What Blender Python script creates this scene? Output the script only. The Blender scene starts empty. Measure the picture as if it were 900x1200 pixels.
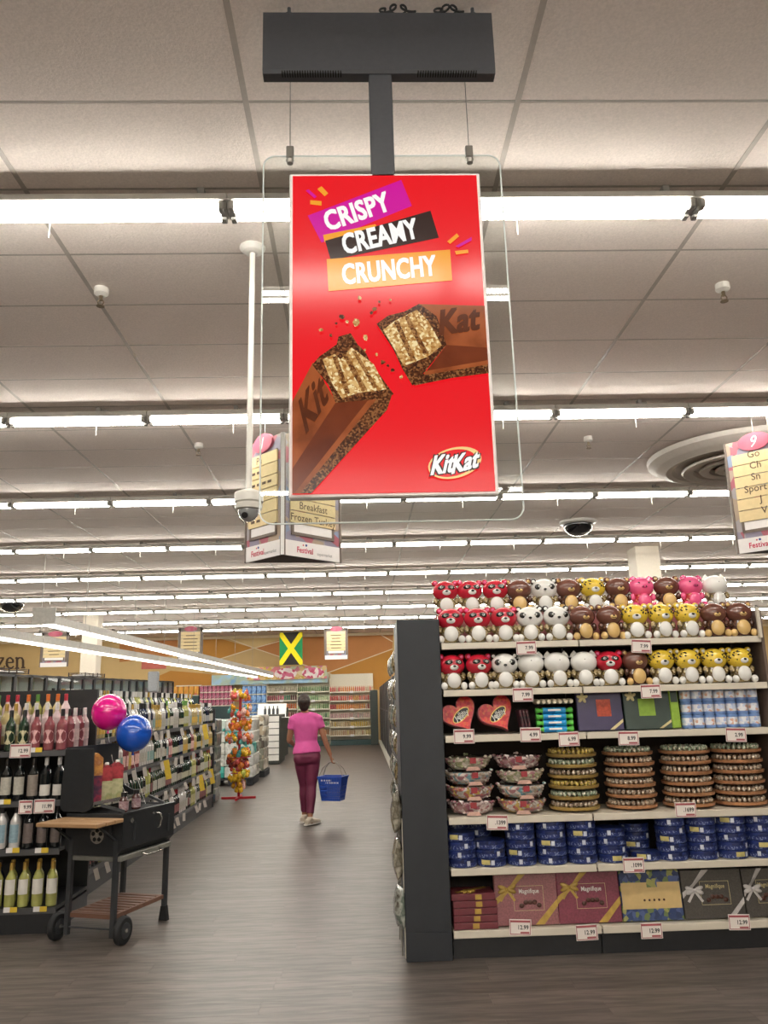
import bpy, bmesh, math, random
from mathutils import Matrix, Vector
random.seed(7)
C = bpy.context.scene.collection
SC = bpy.context.scene
PI = math.pi
EYE = 1.55                      # camera height above the floor
# ---------------------------------------------------------------- camera
FPX, PITCH, YAW, ROLL = 922.8, .2356, .03358, -.02633
_f = Vector((math.sin(YAW)*math.cos(PITCH), math.cos(YAW)*math.cos(PITCH), math.sin(PITCH)))
_r = Vector((math.cos(YAW), -math.sin(YAW), 0))
_u = _r.cross(_f)
RT = _r*math.cos(ROLL) + _u*math.sin(ROLL)
UP = -_r*math.sin(ROLL) + _u*math.cos(ROLL)
FW = _f
cd = bpy.data.cameras.new('camera')
cam = bpy.data.objects.new('camera', cd)
C.objects.link(cam)
cd.sensor_width = 36.0
cd.lens = FPX/1200*36
cd.clip_end = 200
cam.matrix_world = Matrix(((RT.x, UP.x, -FW.x, 0), (RT.y, UP.y, -FW.y, 0), (RT.z, UP.z, -FW.z, EYE), (0, 0, 0, 1)))
SC.camera = cam
# ---------------------------------------------------------------- world and exposure
w = bpy.data.worlds.new('world')
SC.world = w
w.use_nodes = True
w.node_tree.nodes['Background'].inputs[0].default_value = (.9, .95, 1, 1)
w.node_tree.nodes['Background'].inputs[1].default_value = .15
SC.view_settings.view_transform = 'Standard'
SC.view_settings.look = 'None'
SC.view_settings.gamma = 1
SC.view_settings.exposure = 0.0
LAMP = 37.0                     # radiance of the fluorescent tubes
ROWS = [-8.4, -7.2, -6.0, -4.1, .66, 3.62, 6.69, 9.65, 12.62, 15.6, 18.45, 21.35, 24.25, 27.15]   # lamp rows along Y; rearmost ones are unseen extras added to brighten the shelf fronts
CEIL = 4.16


def ray(x, y):
    d = FW*FPX + RT*(x-450) - UP*(y-600)
    return d/d.y


def at(x, y, Y, off=0):
    """the point of the vertical plane at distance Y that the photograph shows at a pixel"""
    d = ray(x, y)*Y
    return Vector((d.x, Y+off, d.z+EYE))


def in_view(p, m=0):
    d = Vector(p) - Vector((0, 0, EYE))
    z = d.dot(FW)
    if z <= .1:
        return False
    x, y = 450+FPX*d.dot(RT)/z, 600-FPX*d.dot(UP)/z
    return -m < x < 900+m and -m < y < 1200+m


# ---------------------------------------------------------------- materials
def lin(h):
    if isinstance(h, str):
        v = [int(h[i:i+2], 16)/255 for i in (0, 2, 4)]
    else:
        v = [c/255 for c in h]
    return [c/12.92 if c <= .04045 else ((c+.055)/1.055)**2.4 for c in v]


MATS = {}


def pm(name, col, rough=.5, metal=0, var=.1, scale=25, bump=0, coat=0, spec=.5, cols=None, cell=0, alpha=1, trans=0, stretch=(1, 1, 1), rand=0, emit=0):
    """procedural surface: noise (or cells of several colours) over a base colour, fine relief"""
    if name in MATS:
        return MATS[name]
    m = bpy.data.materials.new(name)
    MATS[name] = m
    m.use_nodes = True
    nt = m.node_tree
    N, L = nt.nodes, nt.links
    b = N['Principled BSDF']
    b.inputs['Roughness'].default_value = rough
    b.inputs['Metallic'].default_value = metal
    b.inputs['Coat Weight'].default_value = coat
    b.inputs['Coat Roughness'].default_value = .08
    b.inputs['Specular IOR Level'].default_value = spec
    b.inputs['Alpha'].default_value = alpha
    b.inputs['Transmission Weight'].default_value = trans
    tc = N.new('ShaderNodeTexCoord')
    mp = N.new('ShaderNodeMapping')
    mp.inputs['Scale'].default_value = stretch
    L.new(tc.outputs['Object'], mp.inputs['Vector'])
    if cell:
        vo = N.new('ShaderNodeTexVoronoi')
        vo.inputs['Scale'].default_value = cell
        L.new(mp.outputs[0], vo.inputs['Vector'])
        sp = N.new('ShaderNodeSeparateColor')
        L.new(vo.outputs['Color'], sp.inputs[0])
        fac, hgt = sp.outputs[0], vo.outputs['Distance']
    else:
        no = N.new('ShaderNodeTexNoise')
        no.inputs['Scale'].default_value = scale
        no.inputs['Detail'].default_value = 4
        L.new(mp.outputs[0], no.inputs['Vector'])
        fac = hgt = no.outputs['Fac']
    rp = N.new('ShaderNodeValToRGB')
    L.new(fac, rp.inputs[0])
    if cols:
        cs = [lin(c) for c in cols]
        rp.color_ramp.interpolation = 'CONSTANT' if cell else 'LINEAR'
        lo, hi = (0, 1) if cell else (.3, .72)
        while len(rp.color_ramp.elements) < len(cs):
            rp.color_ramp.elements.new(.5)
        for i, c in enumerate(cs):
            e = rp.color_ramp.elements[i]
            e.position = lo + (hi-lo)*i/(len(cs) if cell else len(cs)-1)
            e.color = (*c, 1)
    else:
        c = lin(col)
        rp.color_ramp.elements[0].position = .3
        rp.color_ramp.elements[1].position = .72
        rp.color_ramp.elements[0].color = (*[x*(1-var) for x in c], 1)
        rp.color_ramp.elements[1].color = (*[min(1, x*(1+var)) for x in c], 1)
    out = rp.outputs[0]
    if rand:
        oi = N.new('ShaderNodeObjectInfo')
        hs = N.new('ShaderNodeHueSaturation')
        mr = N.new('ShaderNodeMapRange')
        mr.inputs[3].default_value = 1-rand
        mr.inputs[4].default_value = 1+rand
        L.new(oi.outputs['Random'], mr.inputs[0])
        L.new(mr.outputs[0], hs.inputs['Value'])
        L.new(out, hs.inputs['Color'])
        out = hs.outputs[0]
    L.new(out, b.inputs['Base Color'])
    if emit:
        L.new(out, b.inputs['Emission Color'])
        b.inputs['Emission Strength'].default_value = emit
        b.inputs['Base Color'].default_value = (0, 0, 0, 1)
        for l in list(b.inputs['Base Color'].links):
            L.remove(l)
    if bump:
        bp = N.new('ShaderNodeBump')
        bp.inputs['Strength'].default_value = bump
        bp.inputs['Distance'].default_value = .01
        L.new(hgt, bp.inputs['Height'])
        L.new(bp.outputs[0], b.inputs['Normal'])
    return m


def clear_mat(name, tint, fres=1.45, haze=0.0):
    """thin clear sheet: straight transmission plus Fresnel reflection"""
    if name in MATS:
        return MATS[name]
    m = bpy.data.materials.new(name)
    MATS[name] = m
    m.use_nodes = True
    N, L = m.node_tree.nodes, m.node_tree.links
    N.remove(N['Principled BSDF'])
    t = N.new('ShaderNodeBsdfTransparent')
    t.inputs[0].default_value = (*lin(tint), 1)
    g = N.new('ShaderNodeBsdfGlossy')
    g.inputs['Roughness'].default_value = .008
    f = N.new('ShaderNodeFresnel')
    f.inputs[0].default_value = fres
    mx = N.new('ShaderNodeMixShader')
    no = N.new('ShaderNodeTexNoise')
    no.inputs['Scale'].default_value = 3
    ad = N.new('ShaderNodeMath')
    ad.operation = 'MULTIPLY_ADD'
    ad.inputs[1].default_value = haze
    L.new(no.outputs['Fac'], ad.inputs[0])
    L.new(f.outputs[0], ad.inputs[2])
    ge = N.new('ShaderNodeNewGeometry')          # only the outer face of the sheet reflects
    inv = N.new('ShaderNodeMath')
    inv.operation = 'SUBTRACT'
    inv.inputs[0].default_value = 1
    L.new(ge.outputs['Backfacing'], inv.inputs[1])
    mu = N.new('ShaderNodeMath')
    mu.operation = 'MULTIPLY'
    L.new(ad.outputs[0], mu.inputs[0])
    L.new(inv.outputs[0], mu.inputs[1])
    L.new(mu.outputs[0], mx.inputs[0])
    L.new(t.outputs[0], mx.inputs[1])
    L.new(g.outputs[0], mx.inputs[2])
    L.new(mx.outputs[0], N['Material Output'].inputs[0])
    return m


def glow(name, col, s):
    if name in MATS:
        return MATS[name]
    m = bpy.data.materials.new(name)
    MATS[name] = m
    m.use_nodes = True
    b = m.node_tree.nodes['Principled BSDF']
    b.inputs['Base Color'].default_value = (.8, .8, .8, 1)
    b.inputs['Emission Color'].default_value = (*lin(col), 1)
    b.inputs['Emission Strength'].default_value = s
    return m


# ---------------------------------------------------------------- mesh builder
def frame(z):
    z = Vector(z).normalized()
    a = Vector((0, 0, 1)) if abs(z.z) < .9 else Vector((1, 0, 0))
    x = a.cross(z).normalized()
    return x, z.cross(x), z


class MB:
    def __init__(s, M=None):
        s.v, s.f, s.m, s.sm = [], [], [], []
        s.M = M or Matrix()

    def add(s, vs, fs, mi=0, smooth=False):
        o = len(s.v)
        s.v += [s.M @ Vector(p) for p in vs]
        s.f += [[i+o for i in f] for f in fs]
        s.m += [mi]*len(fs)
        s.sm += [smooth]*len(fs)
        return s

    def box(s, c, d, mi=0, bev=0, R=None):
        x, y, z = [k/2 for k in d]
        if bev:
            b = min(bev, x*.9, y*.9, z*.9)
            vs = []
            for sx in (-1, 1):
                for sy in (-1, 1):
                    for sz in (-1, 1):
                        vs += [(sx*x, sy*(y-b), sz*(z-b)), (sx*(x-b), sy*y, sz*(z-b)), (sx*(x-b), sy*(y-b), sz*z)]
            bm = bmesh.new()
            bv = [bm.verts.new(p) for p in vs]
            bmesh.ops.convex_hull(bm, input=bv)
            bmesh.ops.dissolve_limit(bm, angle_limit=.02, verts=bm.verts, edges=bm.edges)
            bm.verts.index_update()
            vs = [v.co.copy() for v in bm.verts]
            fs = [[v.index for v in f.verts] for f in bm.faces]
            bm.free()
        else:
            vs = [(-x, -y, -z), (x, -y, -z), (x, y, -z), (-x, y, -z), (-x, -y, z), (x, -y, z), (x, y, z), (-x, y, z)]
            fs = [(0, 3, 2, 1), (4, 5, 6, 7), (0, 1, 5, 4), (1, 2, 6, 5), (2, 3, 7, 6), (3, 0, 4, 7)]
        T = Matrix.Translation(c) @ (R.to_4x4() if R else Matrix())
        return s.add([T @ Vector(p) for p in vs], fs, mi)

    def bar(s, a, b, wx, wz, mi=0):
        a, b = Vector(a), Vector(b)
        z = (b-a).normalized()
        up = Vector((0, 0, 1)) if abs(z.z) < .95 else Vector((0, 1, 0))
        x = z.cross(up).normalized()
        y = x.cross(z)
        vs = [p + x*(i*wx/2) + y*(j*wz/2) for p in (a, b) for i, j in ((-1, -1), (1, -1), (1, 1), (-1, 1))]
        return s.add(vs, [(0, 1, 2, 3), (7, 6, 5, 4), (0, 4, 5, 1), (1, 5, 6, 2), (2, 6, 7, 3), (3, 7, 4, 0)], mi)

    def tube(s, pts, r, n=8, mi=0, cap=True, ry=None, closed=False, X=None):
        """swept tube; r a number or one radius per point (or (rx, ry) pairs)"""
        pts = [Vector(p) for p in pts]
        k = len(pts)
        rs = [r]*k if not isinstance(r, (list, tuple)) else r
        vs = []
        xp = None
        for i, p in enumerate(pts):
            if closed:
                t = pts[(i+1) % k]-pts[i-1]
            else:
                t = pts[min(i+1, k-1)]-pts[max(i-1, 0)]
            t.normalize()
            if xp is None:
                xp = frame(t)[0] if X is None else Vector(X)
            x = (xp - t*xp.dot(t)).normalized()
            xp = x
            y = t.cross(x)
            q = rs[i]
            a, b = q if isinstance(q, (list, tuple)) else (q, q)
            vs += [p + x*(a*math.cos(2*PI*j/n)) + y*(b*math.sin(2*PI*j/n)) for j in range(n)]
        fs = []
        for i in range(k if closed else k-1):
            i2 = (i+1) % k
            fs += [(i*n+j, i*n+(j+1) % n, i2*n+(j+1) % n, i2*n+j) for j in range(n)]
        s.add(vs, fs, mi, True)
        if cap and not closed:
            s.add(vs[:n], [list(range(n))[::-1]], mi)
            s.add(vs[-n:], [list(range(n))], mi)
        return s

    def cyl(s, a, b, r, n=12, mi=0, r2=None):
        return s.tube([a, b], [r, r if r2 is None else r2], n, mi)

    def lathe(s, prof, n=12, c=(0, 0, 0), mi=0, mis=None, a0=0):
        """profile [(r, z)] turned about a vertical axis; mis: material per band"""
        c = Vector(c)
        k = len(prof)
        vs = [c + Vector((r*math.cos(2*PI*j/n+a0), r*math.sin(2*PI*j/n+a0), z)) for r, z in prof for j in range(n)]
        for i in range(k-1):
            s.add([vs[q] for q in range(i*n, i*n+2*n)], [(j, (j+1) % n, n+(j+1) % n, n+j) for j in range(n)], mis[i] if mis else mi, True)
        if prof[0][0] > .0005:
            s.add(vs[:n], [list(range(n))[::-1]], mis[0] if mis else mi)
        if prof[-1][0] > .0005:
            s.add(vs[-n:], [list(range(n))], mis[-1] if mis else mi)
        return s

    def ball(s, c, r, nu=14, nv=9, mi=0, R=None):
        rx, ry, rz = (r, r, r) if not isinstance(r, (list, tuple)) else r
        T = Matrix.Translation(c) @ (R.to_4x4() if R else Matrix())
        vs = [T @ Vector((0, 0, -rz))]
        for i in range(1, nv):
            a = -PI/2 + PI*i/nv
            vs += [T @ Vector((rx*math.cos(a)*math.cos(2*PI*j/nu), ry*math.cos(a)*math.sin(2*PI*j/nu), rz*math.sin(a))) for j in range(nu)]
        vs.append(T @ Vector((0, 0, rz)))
        e = len(vs)-1
        fs = [(0, 1+(j+1) % nu, 1+j) for j in range(nu)]
        for i in range(nv-2):
            o = 1+i*nu
            fs += [(o+j, o+(j+1) % nu, o+nu+(j+1) % nu, o+nu+j) for j in range(nu)]
        o = 1+(nv-2)*nu
        fs += [(o+j, o+(j+1) % nu, e) for j in range(nu)]
        return s.add(vs, fs, mi, True)

    def prism(s, poly, d0, d1, M=None, mi=0):
        """polygon in local x,y pushed from z=d0 to z=d1"""
        M = M or Matrix()
        n = len(poly)
        vs = [M @ Vector((x, y, d0)) for x, y in poly]+[M @ Vector((x, y, d1)) for x, y in poly]
        fs = [list(range(n))[::-1], list(range(n, 2*n))]+[(i, (i+1) % n, n+(i+1) % n, n+i) for i in range(n)]
        return s.add(vs, fs, mi)

    def poly(s, pts, mi=0):
        return s.add(pts, [list(range(len(pts)))], mi)

    def text(s, body, M, height, width=None, bold=.02, mi=0, depth=0, center=True, slant=0, condense=1):
        vs, fs, bb = text_mesh(body, bold)
        x0, x1, y0, y1 = bb
        sy = height/(.69)
        sx = sy*condense if width is None else width/(x1-x0)
        ox = (x0+x1)/2 if center else x0
        oy = .345 if center else 0
        s.add([M @ Vector(((x-ox)*sx+(y-oy)*sy*slant, (y-oy)*sy, depth)) for x, y in vs], fs, mi)
        return s

    def build(s, name, mats, parent=None, loc=None, rz=0):
        me = bpy.data.meshes.new(name)
        me.from_pydata([tuple(p) for p in s.v], [], s.f)
        for m in (mats if isinstance(mats, (list, tuple)) else [mats]):
            me.materials.append(m)
        me.polygons.foreach_set('material_index', s.m)
        me.polygons.foreach_set('use_smooth', s.sm)
        me.update()
        o = bpy.data.objects.new(name, me)
        C.objects.link(o)
        if parent:
            o.parent = parent
        if loc is not None:
            o.location = loc
        o.rotation_euler.z = rz
        return o


_tx = {}


def text_mesh(body, bold):
    k = (body, bold)
    if k not in _tx:
        cu = bpy.data.curves.new('lettering', 'FONT')
        cu.body = body
        cu.offset = bold
        cu.resolution_u = 3
        cu.space_character = 1+max(0, bold)*2.2
        o = bpy.data.objects.new('lettering', cu)
        C.objects.link(o)
        dg = bpy.context.evaluated_depsgraph_get()
        me = bpy.data.meshes.new_from_object(o.evaluated_get(dg))
        vs = [(v.co.x, v.co.y) for v in me.vertices]
        fs = [list(p.vertices) for p in me.polygons]
        bpy.data.objects.remove(o)
        bpy.data.curves.remove(cu)
        bpy.data.meshes.remove(me)
        xs, ys = [v[0] for v in vs], [v[1] for v in vs]
        _tx[k] = vs, fs, (min(xs), max(xs), min(ys), max(ys))
    return _tx[k]


def face_mat(o, x, n):
    """matrix whose local x runs along x, local y is up-ish, local z the outward normal n"""
    x, n = Vector(x).normalized(), Vector(n).normalized()
    y = n.cross(x)
    return Matrix(((x.x, y.x, n.x, o[0]), (x.y, y.y, n.y, o[1]), (x.z, y.z, n.z, o[2]), (0, 0, 0, 1)))


def FRONT(x, y, z):
    return face_mat((x, y, z), (1, 0, 0), (0, -1, 0))


# ---------------------------------------------------------------- things
def tag(o, label=None, cat=None, group=None, kind=None):
    if label:
        o['label'] = label
    if cat:
        o['category'] = cat
    if group:
        o['group'] = group
    if kind:
        o['kind'] = kind
    return o


def thing(name, label, cat, loc=(0, 0, 0), rz=0, group=None):
    o = bpy.data.objects.new(name, None)
    C.objects.link(o)
    o.empty_display_size = .05
    o.location = loc
    o.rotation_euler.z = rz
    return tag(o, label, cat, group)


KIDS = {}


def dup(o, loc=None, rz=None, label=None, group=None, parent=None):
    """a copy of a thing with copies of its parts and sub-parts"""
    c = o.copy()
    C.objects.link(c)
    if parent:
        c.parent = parent
    if loc is not None:
        c.location = loc
    if rz is not None:
        c.rotation_euler.z = rz
    tag(c, label, None, group)
    if o.name not in KIDS:
        KIDS[o.name] = list(o.children)
    for k in KIDS[o.name]:
        dup(k, parent=c)
    return c


def struct(o):
    o['kind'] = 'structure'
    return o


ORD = 'zeroth first second third fourth fifth sixth seventh eighth ninth tenth eleventh twelfth thirteenth fourteenth fifteenth sixteenth seventeenth eighteenth nineteenth twentieth'.split()
for a_, b_ in (('twenty', 'thirtieth'), ('thirty', 'fortieth'), ('forty', 'fiftieth'), ('fifty', 'sixtieth')):
    ORD += [a_+'-'+k for k in ORD[1:10]]+[b_]
# ================================================================ the setting
BACK = 31.0
m_plank = pm('vinyl plank', '', rough=.42, cols=['3a332f', '6a615b', '4c4540', '7a6f68'], scale=3.0, stretch=(.5, 4.5, 1), rand=.16, bump=.05)
m_subfl = pm('vinyl plank beyond', '', rough=.42, cols=['443c38', '665d57', '4e4742', '71675f'], scale=3.0, stretch=(.5, 4.5, 1))
m_tile = pm('mineral fibre tile', 'eee3db', rough=.95, var=.07, scale=90, bump=.25, spec=.1)
m_grid = pm('painted ceiling grid', 'b4aaa0', rough=.5, var=.06)
m_plen = pm('plenum', '77706a', rough=1)
m_side = pm('side wall paint', 'c9bda6', rough=.8, var=.04)

floor = struct(MB().box((1, 11, -.053), (34, 40.2, .1)).build('floor', m_subfl))
pl = []
r = 0
y = 3.2
while y < 16:
    off = random.uniform(0, 1.22)
    for k in range(-12, 12):
        x = k*1.22+off
        if in_view((x, y, 0), 110) or in_view((x+.6, y, 0), 20) or in_view((x-.6, y, 0), 20):
            pl.append((y, abs(x), x))
    y += .18
pl.sort()
pm0 = MB().box((0, 0, -.0015), (1.2185, .1785, .003)).build('floor_plank', m_plank, floor)
for i, (y, a, x) in enumerate(pl[:300]):
    o = pm0 if i == 0 else dup(pm0)
    o.location = (x, y, 0)
mb = MB()
for (y, a, x) in pl[300:]:
    mb.box((x, y, -.0015), (1.2185, .1785, .003))
if len(pl) > 300:
    tag(mb.build('floor_plank', m_plank, floor), kind='stuff')

ceiling = struct(MB().box((1, 11, CEIL+.06), (34, 40.2, .08)).build('ceiling', m_plen))
GX, GY = .752, 3.0
tl = []
for i in range(-14, 15):
    for j in range(-18, 46):
        cx, cy = GX+1.2192*(i+.5), GY+.6096*(j+.5)
        if -16 < cx < 18 and -9 < cy < 31:
            v = any(in_view((cx+a, cy+b, CEIL), 0) for a in (-.6, 0, .6) for b in (-.3, 0, .3))
            tl.append((0 if v else 1, cy, cx))
tl.sort()
t0 = MB().box((0, 0, 0), (1.2, .5965, .012), bev=.003).build('ceiling_tile', m_tile, ceiling)
for i, (v, cy, cx) in enumerate(tl[:300]):
    o = t0 if i == 0 else dup(t0)
    o.location = (cx, cy, CEIL+.008)
mb = MB()
for (v, cy, cx) in tl[300:]:
    mb.box((cx, cy, CEIL+.008), (1.2, .5965, .012))
tag(mb.build('ceiling_tile', m_tile, ceiling), kind='stuff')
for i in range(-14, 15):
    X = GX+1.2192*i
    if -16 < X < 18:
        MB().box((X, 11, CEIL+.012), (.026, 40, .024)).build('ceiling_runner', m_grid, ceiling)
for j in range(-19, 47):
    Y = GY+.6096*j
    if -9 < Y < 31:
        MB().box((1, Y, CEIL+.0125), (34, .013, .021)).build('ceiling_cross_bar', m_grid, ceiling)

# walls
m_cream = pm('cream wall paint', 'cdb07a', rough=.8, var=.03, scale=3)
wallb = struct(MB().box((1, BACK+.1, 2.1), (34, .2, 4.2)).build('wall_back', m_cream))
struct(MB().box((-16.05, 11, 2.1), (.1, 40, 4.2)).build('wall_left', m_side))
struct(MB().box((18.05, 11, 2.1), (.1, 40, 4.2)).build('wall_right', m_side))
struct(MB().box((1, -9.05, 2.1), (34, .1, 4.2)).build('wall_front', m_side))
m_gold = pm('gold wall paint', 'b98338', rough=.8, var=.04, scale=3)
m_org = pm('terracotta wall paint', 'bb7f4a', rough=.8, var=.04, scale=3)
m_beige = pm('beige wall paint', 'c0a371', rough=.8, var=.03, scale=3)
m_line = pm('pale wall stripe', 'ddccac', rough=.8, var=.02)


def wall_poly(pix, m, d):
    p = [at(x, y, BACK) for x, y in pix]
    M = FRONT(0, BACK, 0)
    MB().prism([(q.x, min(q.z, 4.15)) for q in p], .001, d, M).build('wall_panel', m, wallb)


wall_poly([(236, 742), (250, 742), (298, 759.5), (246, 775), (236, 775)], m_gold, .012)
wall_poly([(298, 759.5), (346, 741), (346, 776), (330, 770)], m_org, .012)
wall_poly([(340, 743), (380, 736), (460, 732), (460, 760), (384, 788), (344, 776)], m_org, .014)
wall_poly([(384, 788), (460, 761), (460, 812), (404, 800)], m_gold, .012)
wall_poly([(298, 759.5), (344, 776), (384, 789), (384, 800), (230, 800), (246, 775)], m_beige, .008)
wall_poly([(140, 748), (208, 748), (208, 768), (140, 776)], m_org, .012)
wall_poly([(168, 800), (200, 786), (248, 790), (248, 820), (168, 820)], m_gold, .012)
for a, b in (((250, 741.5), (298, 759.5)), ((298, 759.5), (246, 776)), ((298, 759.5), (384, 788.5)), ((298, 759.5), (380, 737)), ((384, 788.5), (460, 760.5)), ((384, 788.5), (406, 798)), ((436, 738), (460, 752))):
    p, q = at(*a, BACK, -.02), at(*b, BACK, -.02)
    MB().bar(p, q, .018, .035).build('wall_stripe', m_line, wallb)
struct(MB().box((1, BACK-.03, 4.1), (34, .06, .1)).build('trim_1', m_line))

# the department name in dark serif letters on the back wall: only its end is inside the picture
m_let = pm('dark brown letter', '4a3526', rough=.6)
lt = thing('wall_lettering', 'large dark brown serif letters reading zen on the yellow back wall', 'lettering', at(14, 778, BACK-.03))
P0 = at(14, 778, BACK-.03)


def wpx(x, y):
    q = at(x, y, BACK-.03)
    return q - P0


def glyph(name, strokes):
    mb = MB()
    for pts, wd in strokes:
        for a, b, w_ in zip(pts, pts[1:], wd):
            mb.bar(wpx(*a), wpx(*b), w_*.033, .05)
    mb.build(name, m_let, lt)


glyph('letter', [([(-3, 771), (4.5, 771)], [1.4]), ([(4, 771.5), (-3, 783)], [2.2]), ([(-3, 783), (5, 782.7)], [1.5]), ([(-3, 771), (-3.2, 774)], [1]), ([(5, 783), (5.3, 780)], [1])])
glyph('letter', [([(7.5, 776.5), (15.5, 776.2)], [1.1]), ([(15.5, 776.5), (15, 773), (12, 770.6), (9, 772), (7.7, 776.5), (8.6, 780.7), (11.5, 783), (14, 782.6), (16, 780.8)], [1.6, 1.6, 1.5, 2, 2.2, 2.2, 1.8, 1.1])])
glyph('letter', [([(20, 770.5), (20, 783)], [2.2]), ([(20, 773), (22.5, 770.8), (25.5, 771), (27, 773.5), (27, 782.5)], [1.2, 1.6, 1.9, 2.2]), ([(18, 783), (22.3, 782.8)], [1]), ([(25, 782.5), (29.4, 782.3)], [1]), ([(18, 771.3), (20, 770.6)], [1])])

# columns
m_colm = pm('column paint', 'e6dccb', rough=.6, var=.03)
struct(MB().box((5.21, 14.1, CEIL/2), (.44, .44, CEIL), bev=.01).build('column', m_colm))
struct(MB().box((-7.62, 22.8, CEIL/2), (.44, .44, CEIL), bev=.01).build('column', m_colm))

# ================================================================ ceiling lights
m_chan = pm('white enamel channel', 'b9b5ae', rough=.45, var=.04)
m_sock = pm('grey lamp socket', '8d8a85', rough=.5)
m_tube = glow('fluorescent tube', 'fffbf2', LAMP)


def make_fixture(L, hangs, name='strip_light'):
    t = thing(name, 'x', 'ceiling light', (0, 0, 0))
    mb = MB().box((0, 0, -.0665), (L-.004, .085, .045), bev=.004)
    mb.prism([(-.08, -.107), (-.044, -.09), (.044, -.09), (.08, -.107), (.08, -.104), (.045, -.086), (-.045, -.086), (-.08, -.104)], -L/2+.002, L/2-.002, Matrix(((0, 0, 1, 0), (1, 0, 0, 0), (0, 1, 0, 0), (0, 0, 0, 1))))
    mb.build('housing', m_chan, t)
    for s in (-1, 1):
        MB().tube([(-L/2+.04, s*.046, -.132), (L/2-.04, s*.046, -.132)], .0175, 8, cap=False).build('lamp_tube', m_tube, t)
    for s in (-1, 1):
        mb = MB()
        mb.box((s*(L/2-.02), 0, -.115), (.036, .09, .05))
        for q in (-1, 1):
            mb.box((s*(L/2-.026), q*.046, -.13), (.028, .044, .05), bev=.004)
        mb.build('socket', m_sock, t)
    for h in hangs:
        MB().box((h, 0, -.022), (.035, .05, .045)).box((h+.05, .02, -.03), (.05, .03, .03)).build('hanger', m_sock, t)
    MB().cyl((L*.12, .05, -.09), (L*.12, .05, -.24), .003, 6).build('pull_cord', m_chan, t)
    return t


proto8 = make_fixture(2.439, (-.42+.28, .8+.28-.0))
proto4 = make_fixture(1.2195, (.175,))
used8 = used4 = False
for n, Y in enumerate(ROWS):
    eight = n == 5
    L = 2.439 if eight else 1.2195
    lim = max(4.5, abs(Y)*.56+2.5)
    k0 = 0
    items = []
    for k in range(-20, 20):
        X = -.645+L*(k+.5)
        if abs(X) < lim and -15.3 < X < 17.3:
            items.append(X)
    seen = [X for X in items if in_view((X, Y, CEIL-.13), 0)]
    for X in items:
        if eight:
            o = proto8 if not used8 else dup(proto8)
            used8 = True
        else:
            o = proto4 if not used4 else dup(proto4)
            used4 = True
        o.location = (X, Y, CEIL)
        if n < 5:  # out of view; the rearmost rows are added frontal fill light
            tag(o, 'twin tube strip light, %s from left in the %s hidden overhead row, rearmost ones added' % (ORD[items.index(X)+1], ORD[n+1]), None, 'strip lights on this side of the screen')
        else:
            rw = 'nearest' if n == 5 else ORD[n-4]+' nearest'
            if X in seen:
                i = seen.index(X)
                lb = 'twin tube ceiling strip light, %s from left in the %s lamp row' % (ORD[i+1], rw)
            else:
                lb = 'twin tube strip light in the %s lamp row' % rw
                if X not in seen:
                    lb += ', beyond the %s edge%s' % ('left' if X < 0 else 'right', '' if abs(X) < min([abs(q) for q in items if q*X > 0 and q not in seen])+.1 else ', %s out' % ORD[1+sum(1 for q in items if q*X > 0 and q not in seen and abs(q) < abs(X))])
            tag(o, lb, None, 'strip lights of the %s row' % rw)
# ================================================================ the hanging screen with the chocolate advertisement
m_dark = pm('charcoal powder coat', '44464b', rough=.42, var=.06, scale=60)
m_slot = pm('black slot', '0c0c0d', rough=.8)
m_white = pm('white plastic', 'e8e5df', rough=.35, var=.03)
m_silver = pm('silver frame', 'f0eeec', rough=.35, metal=0, var=.03)
m_cable = pm('black cable', '141416', rough=.6)
m_wire = pm('steel wire', '8e8a84', rough=.35, metal=.8)

scr = thing('hanging_screen', 'tall red hanging advertising screen under a charcoal T-shaped ceiling mount', 'screen', (.119, 2.49, CEIL))
ZC = 2.807-CEIL
W_, H_ = .69, 1.213
# mount: box under the ceiling, stem
YB = -.02
MB().prism([(-.03, .012), (-.03, .27), (.03, .27), (.03, .01), (.02, .0), (-.022, .0)], -.437, .437, Matrix(((0, 0, 1, -.009), (1, 0, 0, .02), (0, 1, 0, -.32), (0, 0, 0, 1)))).build('mount_box', m_dark, scr)
mb = MB()
for sx in (-1, 1):
    for i in range(24):
        x = -.009+sx*(.145+i*.0095)
        mb.box((x, .0, -.3195), (.004, .03, .004))
mb.build('vent_slot', m_slot, scr)
tag(scr.children[-1], kind='stuff')
MB().box((-.0065, .02, -.55), (.087, .036, .48), bev=.004).build('stem', m_dark, scr)
for x in (-.35, .36):
    MB().cyl((x, .02, -.05), (x, .02, 0), .007, 8).cyl((x, .02, -.052), (x, .02, -.03), .016, 8).build('ceiling_bolt', m_dark, scr)


def coil(cx, n, w):
    p = []
    for i in range(n*14):
        a = i*2*PI/14
        p.append((cx+w*i/(n*14)-w/2+.02*math.cos(a), -.005+.01*math.sin(a*.7), -.03+.014*math.sin(a)))
    return [(p[0][0], .04, 0)]+p+[(p[-1][0], .04, 0)]


MB().tube(coil(.06, 3, .12), .0045, 6).build('power_cable', m_cable, scr)
MB().tube(coil(.26, 3, .09), .0045, 6).build('power_cable', m_cable, scr)
# the panel
pan = MB().box((0, .022, ZC), (W_, .04, H_), bev=.004).build('panel', m_silver, scr)
SCRN = 1.0


def sm(name, col, cols=None, scale=20, cell=0, **k):
    return pm('screen '+name, col, rough=.16, var=0, cols=cols, scale=scale, cell=cell, emit=SCRN, spec=.3, **k)


m_red = sm('red', 'ea1822')
MB().box((0, .0005, ZC), (W_-.024, .005, H_-.024)).build('screen_face', m_red, pan)


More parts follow.
